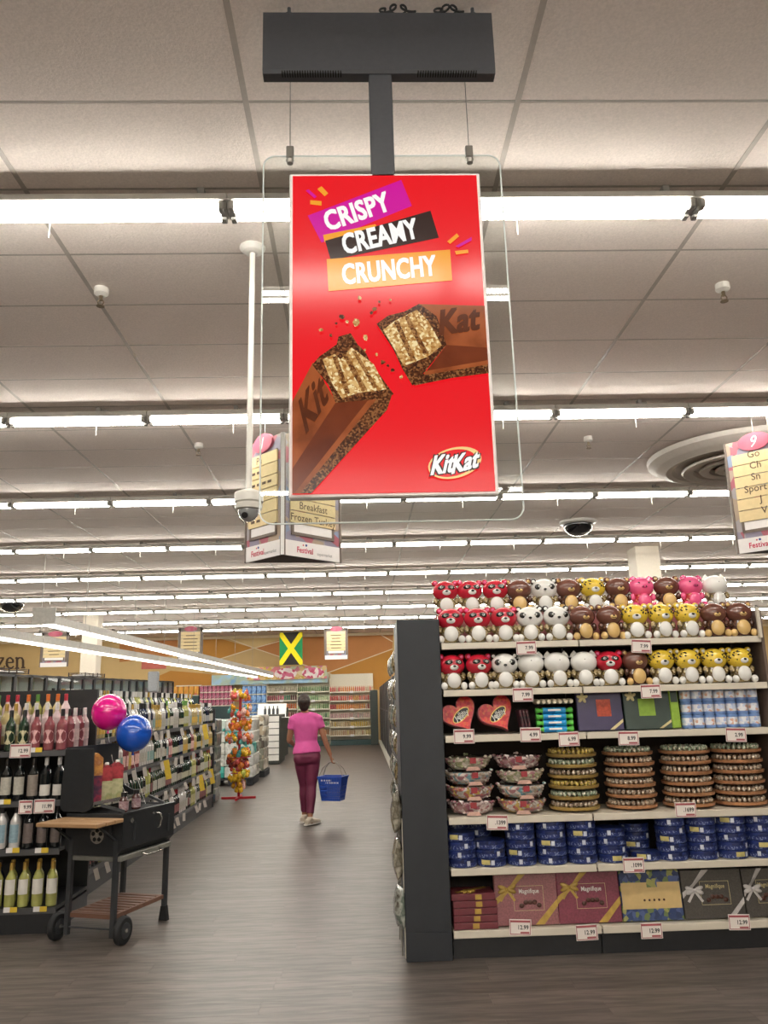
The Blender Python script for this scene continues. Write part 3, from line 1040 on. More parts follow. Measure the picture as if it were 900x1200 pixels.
def make_jar(kind):
    t = thing('animal_jar', '', 'candy jar')
    hc, bc, belly, ft, sn = {'red bear': (m_jr, m_candy, m_jw, m_jw, m_jw), 'brown bear': (m_jb, m_candyb, m_jt, m_jt, m_jt), 'panda': (m_jw, m_candy, m_jw, m_jw, m_jw), 'spotted leopard': (m_jy, m_candy, m_jw, m_jw, m_jw),
                             'pink pig': (m_jp, m_candyr, m_jp, m_jp, m_jpd), 'white cat': (m_jw, m_candy, m_jw, m_jw, m_jw)}[kind]
    MB().lathe([(.03, 0), (.052, .006), (.06, .04), (.058, .075), (.046, .11), (.04, .122)], 16).build('jar_body', bc, t)
    MB().ball((0, -.048, .06), (.04, .022, .052), 14, 10).build('belly', belly, t)
    MB().ball((0, -.004, .162), (.076, .064, .073), 20, 12).build('head', hc, t)
    for s in (-1, 1):
        if kind == 'white cat':
            e = MB().lathe([(.03, 0), (.018, .026), (.0005, .046)], 8)
            e.v = [Vector((v.x+s*.05, v.y*.5, v.z+.198)) for v in e.v]
            e.build('ear', hc, t)
        elif kind == 'pink pig':
            e = MB().lathe([(.028, 0), (.018, .02), (.0005, .032)], 8)
            e.v = [Vector((v.x+s*.05, v.y*.5-.02, v.z+.208)) for v in e.v]
            e.build('ear', m_jpd, t)
        else:
            ec = {'panda': m_jk}.get(kind, hc)
            e = MB().ball((s*.06, 0, .218), (.02, .015, .022), 12, 8).build('ear', ec, t)
            MB().ball((s*.06, -.011, .218), (.011, .007, .012), 10, 6).build('inner_ear', m_jt if kind == 'brown bear' else (m_jw if kind != 'red bear' else m_jp), e)
        MB().ball((s*.058, -.045, .024), (.02, .022, .026), 10, 7).build('foot', ft, t)
        MB().ball((s*.062, -.018, .088), (.015, .02, .028), 10, 7).build('arm', bc if kind != 'pink pig' else m_jp, t)
        if kind == 'white cat':
            continue
        if kind in ('red bear', 'panda'):
            if kind == 'panda':
                MB().ball((s*.038, -.052, .172), (.02, .012, .022), 12, 8, R=Matrix.Rotation(s*.5, 3, 'Y')).build('eye_patch', m_jk, t)
            else:
                MB().ball((s*.024, -.054, .18), (.027, .014, .019), 12, 8).build('eye_patch', m_jk, t)
            e = MB().ball((s*.03, -.064, .182 if kind == 'red bear' else .176), .0095, 8, 6).build('eye', m_jw, t)
            MB().ball((s*.029, -.071, .184 if kind == 'red bear' else .176), .0045, 8, 6).build('pupil', m_jk, e)
        elif kind != 'brown bear':
            MB().ball((s*.03, -.056, .186), .0065, 8, 6).build('eye', m_jk, t)
    if kind == 'brown bear':
        MB().ball((0, -.052, .152), (.03, .018, .021), 12, 8).build('snout', sn, t)
        MB().ball((0, -.069, .157), (.007, .005, .005), 8, 6).build('nose', m_jk, t)
        MB().tube([(-.014, -.0675, .146), (0, -.072, .142), (.014, -.0675, .146)], .0018, 5).build('mouth', m_jk, t)
    elif kind == 'pink pig':
        e = MB().ball((0, -.056, .158), (.022, .016, .016), 12, 8).build('snout', sn, t)
        for s in (-1, 1):
            MB().ball((s*.008, -.071, .158), (.004, .003, .006), 6, 5).build('nostril', m_jk, e)
    elif kind == 'white cat':
        MB().ball((0, -.065, .18), (.004, .004, .003), 8, 6).build('nose', m_jk, t)
    else:
        if kind != 'panda':
            MB().ball((0, -.058, .148), (.027, .016, .021), 12, 8).build('snout', sn, t)
        MB().ball((0, -.071, .154), (.01, .008, .008), 8, 6).build('nose', m_jk, t)
        if kind == 'panda':
            MB().tube([(-.012, -.062, .148), (0, -.066, .143), (.012, -.062, .148)], .0015, 5).build('mouth', m_jk, t)
    if kind == 'spotted leopard':
        mb = MB()
        for k in range(26):
            s = random.choice((-1, 1))
            a = random.uniform(.35, 1.5)*s
            b = random.uniform(-.7, .9)
            p = Vector((.079*math.sin(a)*math.cos(b), -.004-.062*math.cos(a)*math.cos(b), .168+.06*math.sin(b)))
            mb.ball(p, .0055, 6, 4)
        tag(mb.build('spot', m_jk, t), kind='stuff')
    return t


jar0 = {}
rows = [('top tier', RZ, .25, ['red bear']*3+['brown bear', 'panda', 'brown bear', 'spotted leopard', 'brown bear', 'pink pig', 'brown bear', 'pink pig', 'white cat'], .603, .1755, 1.0),
        ('middle tier', SHZ[0], .07, ['red bear']*3+['panda']*2+['brown bear']*2+['spotted leopard']*3+['brown bear']*2, .613, .1805, 1.0),
        ('lower tier', SHZ[1], .07, ['red bear']*2+['panda']+['white cat']*3+['red bear', 'brown bear']+['spotted leopard']*4, .606, .1775, .98)]
jarpos = []
for nm, z, dy, kinds, x0, st, sc in rows:
    for i, k in enumerate(kinds):
        lb = '%s candy jar, %s from left in the %s of animal jars' % (k, ORD[i+1], nm)
        x = x0+i*st+random.uniform(-.004, .004)
        o = jar0.get(k)
        if o is None:
            o = jar0[k] = make_jar(k)
        else:
            o = dup(o)
        o.location = (x, GYF+dy, z+.001)
        o.rotation_euler.z = random.uniform(-.12, .22)
        sc_ = sc*1.0
        o.scale = (sc_*1.2, sc_*1.05, sc_)
        tag(o, lb, None, 'animal candy jars')

# ---------------------------------------------------------------- price tags
m_tagw = pm('tag card', 'ece3dd', rough=.6, var=.03)
m_tagr = pm('tag red print', 'a8545a', rough=.6)
m_tagk = pm('tag black print', '3a3636', rough=.6)


def price_tag(x, y, z, w_, h_, price, label, rz=0, roll=0, Yo=None, group='price tags on the sweets shelves'):
    t = thing('price_tag', label, 'price tag', (x, y, z), rz, group)
    M = FRONT(0, 0, 0) @ Matrix.Rotation(roll, 4, 'Z')
    MB().prism([(-w_/2, -h_/2), (w_/2, -h_/2), (w_/2, h_/2), (-w_/2, h_/2)], -.0015, 0, M).build('card', m_tagw, t)
    b = .006
    mb = MB()
    for u0, v0, u1, v1 in ((-w_/2+.004, h_/2-.018, w_/2-.004, h_/2-.006), (-w_/2+.004, -h_/2+.004, w_/2-.004, -h_/2+.008), (-w_/2+.004, -h_/2+.004, -w_/2+.008, h_/2-.004), (w_/2-.008, -h_/2+.004, w_/2-.004, h_/2-.004), (0, -h_/2+.01, w_/2-.012, -h_/2+.02)):
        mb.prism([(u0, v0), (u1, v0), (u1, v1), (u0, v1)], 0, .0006, M)
    mb.build('border_print', m_tagr, t)
    MB().text(price, M @ Matrix.Translation((w_*.14, 0, .0008)), h_*.26, bold=.03, condense=.85).build('price_print', m_tagk, t)
    return t


tags = [(617, 759, '7.99', 1), (752, 757, '7.99', 1), (613, 814, '7.99', 2), (763, 810, '7.99', 2), (544, 863, '9.99', 3), (622, 861, '4.99', 3), (667, 866, '6.99', 3), (737, 865, '8.99', 3), (863, 861, '2.99', 3),
        (583, 964, '.1399', 4), (804, 949, '.1699', 4), (743, 1014, '.1099', 5), (610, 1087, '12.99', 6), (688, 1093, '12.99', 6), (764, 1091, '12.99', 6), (867, 1081, '12.99', 6)]
cnt = {}
for x, y, pr, sh in tags:
    p = at(x, y, GYF-.012)
    cnt[sh] = cnt.get(sh, 0)+1
    price_tag(p.x, GYF-.006, p.z, .135, .09, pr, 'red bordered price tag, %s from left on the %s shelf from the top' % (ORD[cnt[sh]], ORD[sh]), roll=random.uniform(-.06, .03))

# ---------------------------------------------------------------- shelf of hearts, tubes, boxes and cans
m_heart = pm('heart tin print', '', rough=.3, coat=.3, cols=['cc2428', 'd83a2c', 'c01c28', 'd0502c', 'd42c34'], cell=60)
m_hrim = pm('heart tin rim', '8e2030', rough=.35, coat=.3)
m_gold = pm('gold foil', 'cda95a', rough=.3, metal=.6)
Z3 = SHZ[2]


def heart(w_, h_):
    pts = []
    for i in range(40):
        a = 2*PI*i/40
        x = 16*math.sin(a)**3
        y = 13*math.cos(a)-5*math.cos(2*a)-2*math.cos(3*a)-math.cos(4*a)
        pts.append((x/32*w_, (y+17)/29.5*h_))
    return pts[::-1]


for i, px in enumerate((539, 583)):
    p = at(px, 857, GYF+.07)
    t = thing('heart_box', 'red heart-shaped sweet tin with dark oval logo, %s' % ('beside the charcoal panel' if i == 0 else 'second from the charcoal panel'), 'sweet tin', (p.x+.075, GYF+.085, Z3+.012), group='heart tins')
    M = FRONT(0, 0, .006) @ Matrix.Rotation(-.2, 4, 'X') @ Matrix.Rotation(.5, 4, 'Z')
    H = heart(.245, .235)
    MB().prism(H, -.05, 0, M).build('tin_body', m_hrim, t)
    MB().prism([(x*.95, y*.95+.006) for x, y in H], 0, .006, M).build('lid', m_heart, t)
    for a_, b_, d_, mm, n_ in ((.07, .034, .0065, m_gold, 'logo_rim'), (.064, .028, .0072, m_jk, 'logo')):
        MB().prism([(a_*math.cos(k*PI/12)*math.cos(.25)-b_*math.sin(k*PI/12)*math.sin(.25), .125+a_*math.cos(k*PI/12)*math.sin(.25)+b_*math.sin(k*PI/12)*math.cos(.25)) for k in range(24)], .005, d_, M).build(n_, mm, t)
    for q, (s_, u, v) in enumerate((('Jelly', -.014, .129), ('Belly', .016, .118))):
        MB().text(s_, M @ Matrix.Translation((u, v, .008)) @ Matrix.Rotation(.25, 4, 'Z'), .03, bold=.02, slant=.2, condense=.9).build('logo_lettering', m_jw, t)
# leaning dark packs
m_dpk = pm('dark foil pack', '', rough=.3, cols=['2a1c22', '4a2630', '33202a', '5a3038'], cell=60)
for i in range(3):
    x = at(612+i*4.5, 857, GYF+.1).x
    o = MB().box((0, 0, .077), (.02, .12, .15), bev=.004).build('sweet_pack', m_dpk, None, (x, GYF+.08+.02*i, Z3))
    o.rotation_euler.y = -.14
    tag(o, 'thin dark sweet pack leaning beside the blue tubes, %s from left' % ORD[i+1], 'sweets', 'leaning dark packs')
# cracker shaped sweet tubes: pale row on top of four blue ones
m_tb = pm('blue wrapper', '', rough=.25, cols=['1d8fd0', '2aa6e0', '1678b8', '3fb4d8'], cell=22)
m_tg = pm('green wrapper end', '4fae3c', rough=.3, var=.2)
m_tc = pm('cream wrapper', 'd8ccb4', rough=.35, var=.15)
xa, xb = at(629, 850, GYF+.07).x, at(672, 850, GYF+.07).x
for i in range(4):
    z = Z3+.021+i*.04
    t = thing('sweet_tube', 'blue sweet tube with green ends, %s from the bottom of the pile' % ORD[i+1], 'sweets', ((xa+xb)/2, GYF+.08, z), group='blue sweet tubes')
    L = (xb-xa)/2
    MB().tube([(-L*.62, 0, 0), (L*.62, 0, 0)], .0195, 14).build('wrapper', m_tb, t)
    for s in (-1, 1):
        MB().tube([(s*L*.62, 0, 0), (s*L*.72, 0, 0), (s*L*.86, 0, 0), (s*L, 0, 0)], [.0195, .011, .017, .019], 12).build('twist_end', m_tg, t)
    MB().text('fruit' if 0 else 'SWEETS', FRONT(0, -.0198, -.002), .012, bold=.02).build('print', m_jw, t) if 0 else MB().box((0, -.0188, .003), (L*.7, .003, .012)).build('print', m_jw, t)
for i in range(7):
    x = xa+.012+(xb-xa-.024)*i/6
    o = MB().tube([(0, -.05, .016), (0, -.03, .018), (0, .05, .018)], [.012, .017, .017], 12).build('sweet_roll', m_tc, None, (x, GYF+.08, Z3+.181))
    tag(o, 'cream wrapped sweet roll on the blue tubes, %s from left' % ORD[i+1], 'sweets', 'cream sweet rolls')


def gift_box(name, label, cat, pxa, pxb, top, z0, depth, m, lean=.12, group=None, yo=.06, hgt=None):
    """an upright flat box standing on a shelf, leaning back; returns root and face matrix, width, height"""
    a, b = at(pxa, top, GYF+yo), at(pxb, top, GYF+yo)
    w_, h_ = b.x-a.x, (hgt or a.z-z0)
    t = thing(name, label, cat, ((a.x+b.x)/2, GYF+yo, z0+.002+depth*math.sin(lean)), group=group)
    M = FRONT(0, 0, 0) @ Matrix.Rotation(-lean, 4, 'X')
    bx = MB(M)
    bx.box((0, h_/2, -depth/2), (w_, h_, depth), bev=.004)
    bx.build('carton', m, t)
    return t, M, w_, h_


def flat(t, name, m, M, pts, d0=-.001, d1=.0015):
    return MB().prism(pts, d0, d1, M).build(name, m, t)


def rect(u0, v0, u1, v1):
    return [(u0, v0), (u1, v0), (u1, v1), (u0, v1)]


m_purp = pm('purple carton', '3c3458', rough=.35, var=.15, scale=12)
m_dgrn = pm('dark green carton', '35443e', rough=.35, var=.12, scale=12)
m_lime = pm('lime card', '8fb23e', rough=.5, var=.15)
m_rust = pm('orange red label', 'b5482e', rough=.5, var=.3, scale=60)
m_bow = pm('cream gold ribbon', 'cfc08e', rough=.4, var=.2)
m_silv = pm('silver grey ribbon', 'b9b4b2', rough=.35, var=.15)
t, M, w_, h_ = gift_box('chocolate_box', 'flat purple chocolate box with a red label and pale bow', 'chocolate box', 675, 728, 811, Z3, .035, m_purp, .08)
flat(t, 'label', m_rust, M, rect(-.02, h_*.35, .075, h_*.78))
flat(t, 'ribbon', m_bow, M, [(w_*.18, .004), (w_*.28, .004), (w_*.49, h_*.2), (w_*.49, h_*.28)])
mb = MB(M)
for k in range(5):
    a = .4+k*1.2
    mb.ball((-w_*.36+.022*math.cos(a), h_*.83+.018*math.sin(a), .004), (.02, .012, .006), 8, 5, R=Matrix.Rotation(a, 3, 'Z'))
mb.build('bow', m_bow, t)
t, M, w_, h_ = gift_box('chocolate_box', 'flat dark green chocolate box with a lime label and pale bow', 'chocolate box', 730, 785, 810, Z3, .035, m_dgrn, .08)
flat(t, 'label', m_lime, M, rect(-.06, h_*.34, .05, h_*.78))
flat(t, 'ribbon', m_bow, M, [(w_*.2, .004), (w_*.28, .004), (w_*.49, h_*.18), (w_*.49, h_*.25)])
mb = MB(M)
for k in range(5):
    a = .4+k*1.2
    mb.ball((-w_*.34+.022*math.cos(a), h_*.85+.018*math.sin(a), .004), (.02, .012, .006), 8, 5, R=Matrix.Rotation(a, 3, 'Z'))
mb.build('bow', m_bow, t)
t, M, w_, h_ = gift_box('chocolate_box', 'narrow lime green box edge beside the stacked cans', 'chocolate box', 784, 794, 808, Z3, .12, m_lime, .05, yo=.05)
flat(t, 'label', m_dgrn, M, rect(-w_*.4, h_*.65, w_*.4, h_*.95))
# 3 rows of 7 cans
m_canw = pm('can white and blue print', '', rough=.35, cols=['e4e4ea', 'c9d3e6', 'ded6d2', 'aab9dc', 'e8e8ec', 'd8a890'], cell=60)
m_canb = pm('can blue rim', '6f8fc4', rough=.3)
xa, xb = at(797, 830, GYF+.1).x, at(889, 830, GYF+.1).x
st = (xb-xa)/7
c0 = None
for r in range(3):
    for i in range(7):
        x, z = xa+st*(i+.5), Z3+.001+r*.086
        lb = 'white and blue can in the sweets bay, %s from left in the %s row' % (ORD[i+1], ('bottom', 'middle', 'top')[r])
        if c0 is None:
            c0 = o = thing('drink_can', lb, 'can', (x, GYF+.1, z), group='white and blue cans')
            rr = st/2-.002
            MB().lathe([(rr*.9, 0), (rr, .006), (rr, .02)], 16).build('can_base', m_canb, o)
            MB().lathe([(rr, .02), (rr, .068)], 16).build('can_wall', m_canw, o)
            MB().lathe([(rr, .068), (rr, .078), (rr*.92, .085), (.0005, .082)], 16).build('can_lid', m_canb, o)
        else:
            o = dup(c0, (x, GYF+.1, z), label=lb)
        o.rotation_euler.z = random.uniform(0, 6)

# ---------------------------------------------------------------- bowls and trays of sweets
Z4 = SHZ[3]
m_bowl = clear_mat('clear plastic bowl', 'efeaea', 1.4)
sw = [pm('wrapped sweets %d' % k, '', rough=.25, coat=.5, cols=c, cell=48) for k, c in enumerate((['dccccc', 'b87888', 'f0e6e2', 'c8a0a4', 'b08c86', 'e6d8d4'], ['e8e8e0', 'e6d078', 'bc8890', 'd4d4ca', 'd88c80', 'b8a898'], ['ccd4d0', '8cc4d0', 'e8e4da', 'bc8e96', 'f0eae2', 'c8bea8'], ['c0c8a0', 'd2d6bc', 'e8dcca', 'aab288', 'ece6d6', 'c8989e']))]
m_redlab = pm('red label', '9a343a', rough=.4, var=.15)
m_cardl = pm('pink cream label', 'd0a898', rough=.5, var=.2, scale=50)


def bowl_proto(k):
    t = thing('sweets_bowl', '', 'sweets bowl')
    MB().lathe([(.1, .004), (.128, .03), (.146, .068), (.152, .086)], 22).build('bowl', m_bowl, t)
    mb = MB().lathe([(.095, .008), (.122, .03), (.138, .064), (.12, .078), (.06, .084), (.0005, .086)], 20)
    rng = random.Random(k)
    for i in range(60):
        a = rng.uniform(0, 2*PI)
        f = rng.uniform(0, 1)
        r_ = .11+.032*f
        mb.ball((r_*math.cos(a), r_*math.sin(a), .018+.07*f), (.014, .009, .009), 6, 4, R=Matrix.Rotation(rng.uniform(0, 3), 3, 'Z'))
    tag(mb.build('sweets', sw[k % 4], t), kind='stuff')
    lb = MB()
    lb.box((0, -.149, .066), (.036, .004, .034))
    lb.build('label', m_redlab, t)
    MB().prism([(-.045, 0), (.045, 0), (.03, .022), (-.03, .022)], 0, .003, FRONT(0, -.147, .006)).build('paper_label', m_cardl, t)
    return t


bp = []
for c_, (px, n) in enumerate(((552, 4), (612, 4))):
    x = at(px, 940, GYF+.17).x
    for r in range(n):
        lb = 'clear bowl of wrapped sweets, %s from the bottom of the %s stack' % (ORD[r+1], ('left', 'right')[c_])
        if len(bp) < 4:
            o = bowl_proto(len(bp))
            bp.append(o)
        else:
            o = dup(bp[(r+1) % 4])
        o.scale = (1.1, 1.1, 1.02)
        o.location = (x+random.uniform(-.004, .004)-.004*r, GYF+.18, Z4+.001+r*.091)
        o.rotation_euler.z = random.uniform(-.15, .15)
        tag(o, lb, None, 'clear bowls of sweets')
m_tgold = pm('gold tray rim', 'b59a58', rough=.35, metal=.4, var=.15)
m_tred = pm('copper red tray rim', 'bd8a62', rough=.35, metal=.3, var=.2, scale=40)
m_tdark = pm('tray underside', '5e3a30', rough=.5)
cho = [pm('tray sweets %d' % k, '', rough=.25, coat=.4, cols=c, cell=90) for k, c in enumerate((['a8927c', 'c4b09a', '8a7464', 'e6dcca', 'b09c86'], ['96a68c', 'bcc8b0', 'e6dfcd', '88967e'], ['d8bc5c', 'b8a254', 'a08462', 'ecd680']))]


def tray_proto(k, rim):
    t = thing('sweets_tray', '', 'sweets tray')
    MB().lathe([(.125, .002), (.165, .012), (.17, .03), (.162, .032), (.15, .02)], 28).build('rim', rim, t)
    MB().lathe([(.12, 0), (.166, .0125), (.0005, .0126)], 24).build('tray_base', m_tdark, t)
    mb = MB()
    rng = random.Random(k)
    for i in range(28):
        a = 2*PI*i/28
        mb.ball((.142*math.cos(a), .142*math.sin(a), .044+rng.uniform(-.003, .003)), (.0135, .0135, .016), 7, 5)
    for i in range(20):
        a = 2*PI*i/20
        mb.ball((.112*math.cos(a), .112*math.sin(a), .047), (.014, .014, .014), 6, 4)
    tag(mb.build('sweets', cho[k % 3], t), kind='stuff')
    return t


tp = {}
for c_, (px, n, rim, nm) in enumerate(((673, 6, 'gold', 'gold-rimmed'), (740, 6, 'red', 'copper-rimmed, left'), (807, 6, 'red', 'copper-rimmed, middle'), (868, 6, 'red', 'copper-rimmed, right'))):
    x = at(px, 935, GYF+.2).x
    for r in range(n):
        k = (r*7+c_*3) % 3 if rim == 'gold' else (1 if r == 5 else 0)
        if (rim, k) not in tp:
            o = tp[(rim, k)] = tray_proto(k, m_tgold if rim == 'gold' else m_tred)
        else:
            o = dup(tp[(rim, k)])
        o.scale = (.985, .985, 1)
        o.location = (x+random.uniform(-.004, .004), GYF+.2, Z4+.001+r*.066)
        o.rotation_euler.z = random.uniform(0, 6)
        tag(o, 'round tray of sweets, %s from the bottom of the %s stack' % (ORD[r+1], nm), None, 'stacked trays of sweets')

# ---------------------------------------------------------------- blue biscuit tins
Z5 = SHZ[4]
m_tin = pm('blue tin', '', rough=.3, coat=.3, cols=['1c2858', '22306a', '172048', '283872'], cell=40)
m_tinl = pm('tin silver lettering band', '', rough=.4, cols=['222e66', '7c88ac', '263470', '2c3a78'], cell=160)
m_tinw = pm('tin white seal', 'c8ccd8', rough=.4)
m_tiny = pm('tin yellow sticker', 'c9bb78', rough=.5, var=.2)
tin0 = {}


def tin_proto(k):
    t = thing('biscuit_tin', '', 'biscuit tin')
    r_ = .093
    MB().lathe([(r_*.96, 0), (r_, .004), (r_, .026)], 24).build('tin_body', m_tinl, t)
    MB().lathe([(r_+.002, .026), (r_+.003, .03), (r_+.003, .048), (r_*.97, .0505), (.0005, .0495)], 24).build('tin_lid', m_tin, t)

    def patch(name, a, w_, m, z0, z1):
        n = 5
        vs = []
        for j in range(n):
            q = a+(j/(n-1)-.5)*w_
            for rr, z in ((r_+.0045, z0), (r_+.0045, z1)):
                vs.append((rr*math.sin(q), -rr*math.cos(q), z))
        MB().add(vs, [(2*j, 2*j+2, 2*j+3, 2*j+1) for j in range(n-1)], 0, True).build(name, m, t)
    patch('seal', .5-k*.37, .22, m_tinw, .012, .04)
    if k == 1:
        patch('sticker', -.45+k*.1, .6, m_tiny, .014, .042)
    return t


stacks = [(541, 4, 0), (575, 3, 0), (611, 5, 0), (647, 5, 0), (682, 5, 0), (717, 4, 0), (745, 4, .16), (788, 5, 0), (824, 5, 0), (859, 5, 0), (893, 5, 0), (538, 5, .17), (560, 5, .17), (757, 1, .02)]
for c_, (px, n, back) in enumerate(stacks):
    x = at(px, 1000, GYF+.1+back).x
    for r in range(n):
        k = (r*3+c_*5) % 4
        if k not in tin0:
            o = tin0[k] = tin_proto(k)
        else:
            o = dup(tin0[k])
        o.location = (x+random.uniform(-.004, .004), GYF+.1+back, Z5+.001+r*.0512)
        o.rotation_euler.z = random.uniform(-.5, .5)
        if c_ < 11 and back == 0:
            w = 'the %s front stack' % ORD[[q for q in range(11) if stacks[q][2] == 0].index(c_)+1]
        else:
            w = {6: 'the middle rear stack', 11: 'the rear stack beside the panel', 12: 'the second rear stack', 13: 'the gap before the rear stack'}[c_]
        tag(o, 'round blue biscuit tin, %s from the bottom in %s' % (ORD[r+1], w), None, 'stacked blue biscuit tins')

# ---------------------------------------------------------------- boxed chocolates on the bottom shelf
Z6 = SHZ[5]
m_maro = pm('maroon carton', '6e3038', rough=.35, var=.15, scale=14)
m_rose = pm('rose glitter carton', '8e5a5e', rough=.3, var=.28, scale=120, coat=.3)
m_wine = pm('wine carton', '7a3648', rough=.3, var=.25, scale=90, coat=.3)
m_char = pm('charcoal glitter carton', '4a4642', rough=.35, var=.25, scale=120, coat=.2)
m_navy = pm('navy floral carton', '', rough=.4, cols=['2e3f6a', '3a4c78', '6a7a4a', '28365c', '4a5a88', '9a9a5a'], cell=34)
m_kraft = pm('kraft cream sleeve', 'c8ac76', rough=.5, var=.06)
m_ribg = pm('gold satin ribbon', 'b39446', rough=.35, metal=.15, var=.2)
m_brownb = pm('chocolate brown', '4a2a20', rough=.4)
xm = at(556, 1080, GYF+.1).x
for r in range(5):
    t = thing('chocolate_box', 'flat maroon chocolate box lying in a pile, %s from the bottom' % ORD[r+1], 'chocolate box', (xm-.01*(r == 4), GYF+.12, Z6+.001+r*.041), group='flat maroon boxes')
    MB().box((0, 0, .0195), (.275, .2, .038), bev=.003).build('carton', m_maro, t)
    mb = MB()
    if r == 4:
        mb.bar((-.1, -.05, .0395), (.1, .08, .0395), .03, .002)
        for k in range(6):
            mb.ball((-.03+.025*math.cos(k), -.06+.02*math.sin(k), .046), (.026, .012, .007), 8, 5, R=Matrix.Rotation(k*1.05, 3, 'Z'))
    mb.box((.0+.008*r, -.1012, .02), (.04, .002, .03))
    mb.build('ribbon', m_ribg, t)


def bow_on(t, M, u, v, m, s=1, d=.004):
    mb = MB(M)
    for k in range(2):
        for sg in (-1, 1):
            mb.ball((u+sg*.022*s, v+(.008-.014*k)*s, d), (.024*s, .011*s, .007), 10, 6, R=Matrix.Rotation(sg*(.35-.7*k), 3, 'Z'))
    mb.ball((u, v, d+.003), (.009*s, .009*s, .008), 8, 6)
    for sg in (-1, 1):
        mb.bar((u, v, d), (u+sg*.035*s, v-.05*s, d), .012*s, .002)
    mb.build('bow', m, t)


for (pa, pb, top, lb, m, rb, mode) in ((579, 652, 1027, 'rose glitter chocolate box with a gold rosette and diagonal gold ribbon', m_rose, m_ribg, 0), (652, 725, 1024, 'wine red chocolate box with a gold bow and diagonal gold ribbon', m_wine, m_ribg, 0),
                                       (798, 869, 1022, 'charcoal chocolate box with a silver bow and a framed picture of chocolates', m_char, m_silv, 1), (870, 921, 1020, 'charcoal chocolate box with a silver bow, cut by the right picture edge', m_char, m_silv, 1)):
    t, M, w_, h_ = gift_box('chocolate_box', lb, 'chocolate box', pa, pb, top, Z6, .04, m, .1, yo=.05)
    flat(t, 'ribbon', rb, M, [(w_*.12, .003), (w_*.26, .003), (w_*.5, h_*.36), (w_*.5, h_*.5)] if mode == 0 else [(w_*.2, .003), (w_*.3, .003), (w_*.5, h_*.3), (w_*.5, h_*.42)])
    flat(t, 'ribbon', rb, M, [(-w_*.5, h_*.38), (-w_*.5, h_*.52), (w_*.02, h_*.997), (-w_*.1, h_*.997)][::-1] if mode == 0 else [(-w_*.5, h_*.42), (-w_*.5, h_*.54), (-w_*.02, h_*.997), (-w_*.14, h_*.997)][::-1])
    bow_on(t, M, -w_*.3, h_*.7 if mode == 0 else h_*.58, rb, 1.3)
    mb = MB()
    u0, v0, u1, v1 = (-w_*.2, h_*.28, w_*.28, h_*.76)
    for q in ((u0, v0, u1, v0+.002), (u0, v1-.002, u1, v1), (u0, v0, u0+.002, v1), (u1-.002, v0, u1, v1)):
        mb.prism(rect(*q), -.001, .0012, M)
    tag(mb.build('frame_print', m_bow, t), kind='stuff')
    MB().text('Magnifique', M @ Matrix.Translation((w_*.05, h_*.66, .0016)), h_*.085, bold=.012, condense=.8).build('box_lettering', m_bow if mode else m_jw, t)
    for k in range(5):
        MB(M).ball((-w_*.08+k*w_*.07, h_*.38+(.018 if k in (1, 2, 3) else 0), .002), (.016, .014, .004), 10, 6).build('chocolate_picture', m_brownb, t)
t, M, w_, h_ = gift_box('chocolate_box', 'navy and cream chocolate box with a row of five small dark pralines printed on it', 'chocolate box', 726, 797, 1023, Z6, .04, m_navy, .1, yo=.05)
flat(t, 'sleeve', m_kraft, M, rect(-w_*.485, h_*.24, w_*.485, h_*.76))
flat(t, 'tab', m_navy, M, rect(-w_*.06, h_*.66, w_*.11, h_*.8), 0, .003)
for k in range(5):
    MB(M).ball((-w_*.12+k*w_*.08, h_*.41, .002), (.0075, .0075, .003), 8, 5).build('praline_print', m_brownb, t)
# ================================================================ the aisle side behind the charcoal end panel
m_gshelf = pm('pale shelf base', 'cfcabd', rough=.4, var=.05)
m_poster = pm('black poster panel', '', rough=.45, cols=['1c1c20', '26262b', '17171a', '33333a'], scale=5)
RX = .62
Yp = 5.8
k = 0
while Yp < 29:
    L = 2.44 if Yp < 28 else 2
    k += 1
    t = thing('aisle_shelving', 'shelving bay along the right side of the aisle, %s behind the end panel' % ORD[k], 'shelving', (RX, Yp, 0), group='right aisle shelving')
    MB().box((.42, L/2, 1.03), (.04, L-.01, 2.02)).build('back_panel', m_backp, t)
    MB().box((.21, L/2, .08), (.4, L-.01, .15)).box((-.01, L/2, .14), (.03, L-.01, .06)).build('base_deck', m_gshelf, t)
    for z in (.62, 1.05, 1.45, 1.8):
        MB().box((.24, L/2, z), (.32, L-.01, .02)).box((.08, L/2, z), (.012, L-.01, .04)).build('shelf', m_gshelf, t)
    MB().box((.26, .012, 1.03), (.34, .02, 2.04)).build('divider', m_blk2, t)
    if k >= 4:
        MB().box((.055, L/2, 1.13), (.02, L-.1, 1.85)).build('poster_board', m_poster, t)
        MB().box((.04, L/2, 1.13), (.012, .04, 1.85)).build('frame_bar', m_kick, t)
        MB().box((.04, L/2, 1.3), (.012, L-.1, .04)).build('frame_bar', m_kick, t)
    Yp += L
t = thing('end_panel', 'narrow dark panel far down the aisle in front of the back wall shelves', 'panel', (.45, 30.0, 0))
MB().box((.0, 0, .98), (.28, .06, 1.96), bev=.01).build('board', pm('grey green panel', '3d423c', rough=.6), t)
# hanging snack bags on the near bays
m_bag = [pm('snack bag %d' % i, '', rough=.2, coat=.5, cols=c, scale=16) for i, c in enumerate((['8a8478', '5e584a', 'a8a294', '3e3a30'], ['6a5230', '9a8a62', '42341f', 'b0a480'], ['84887c', '56625a', 'a8aaa2', '4a4036']))]


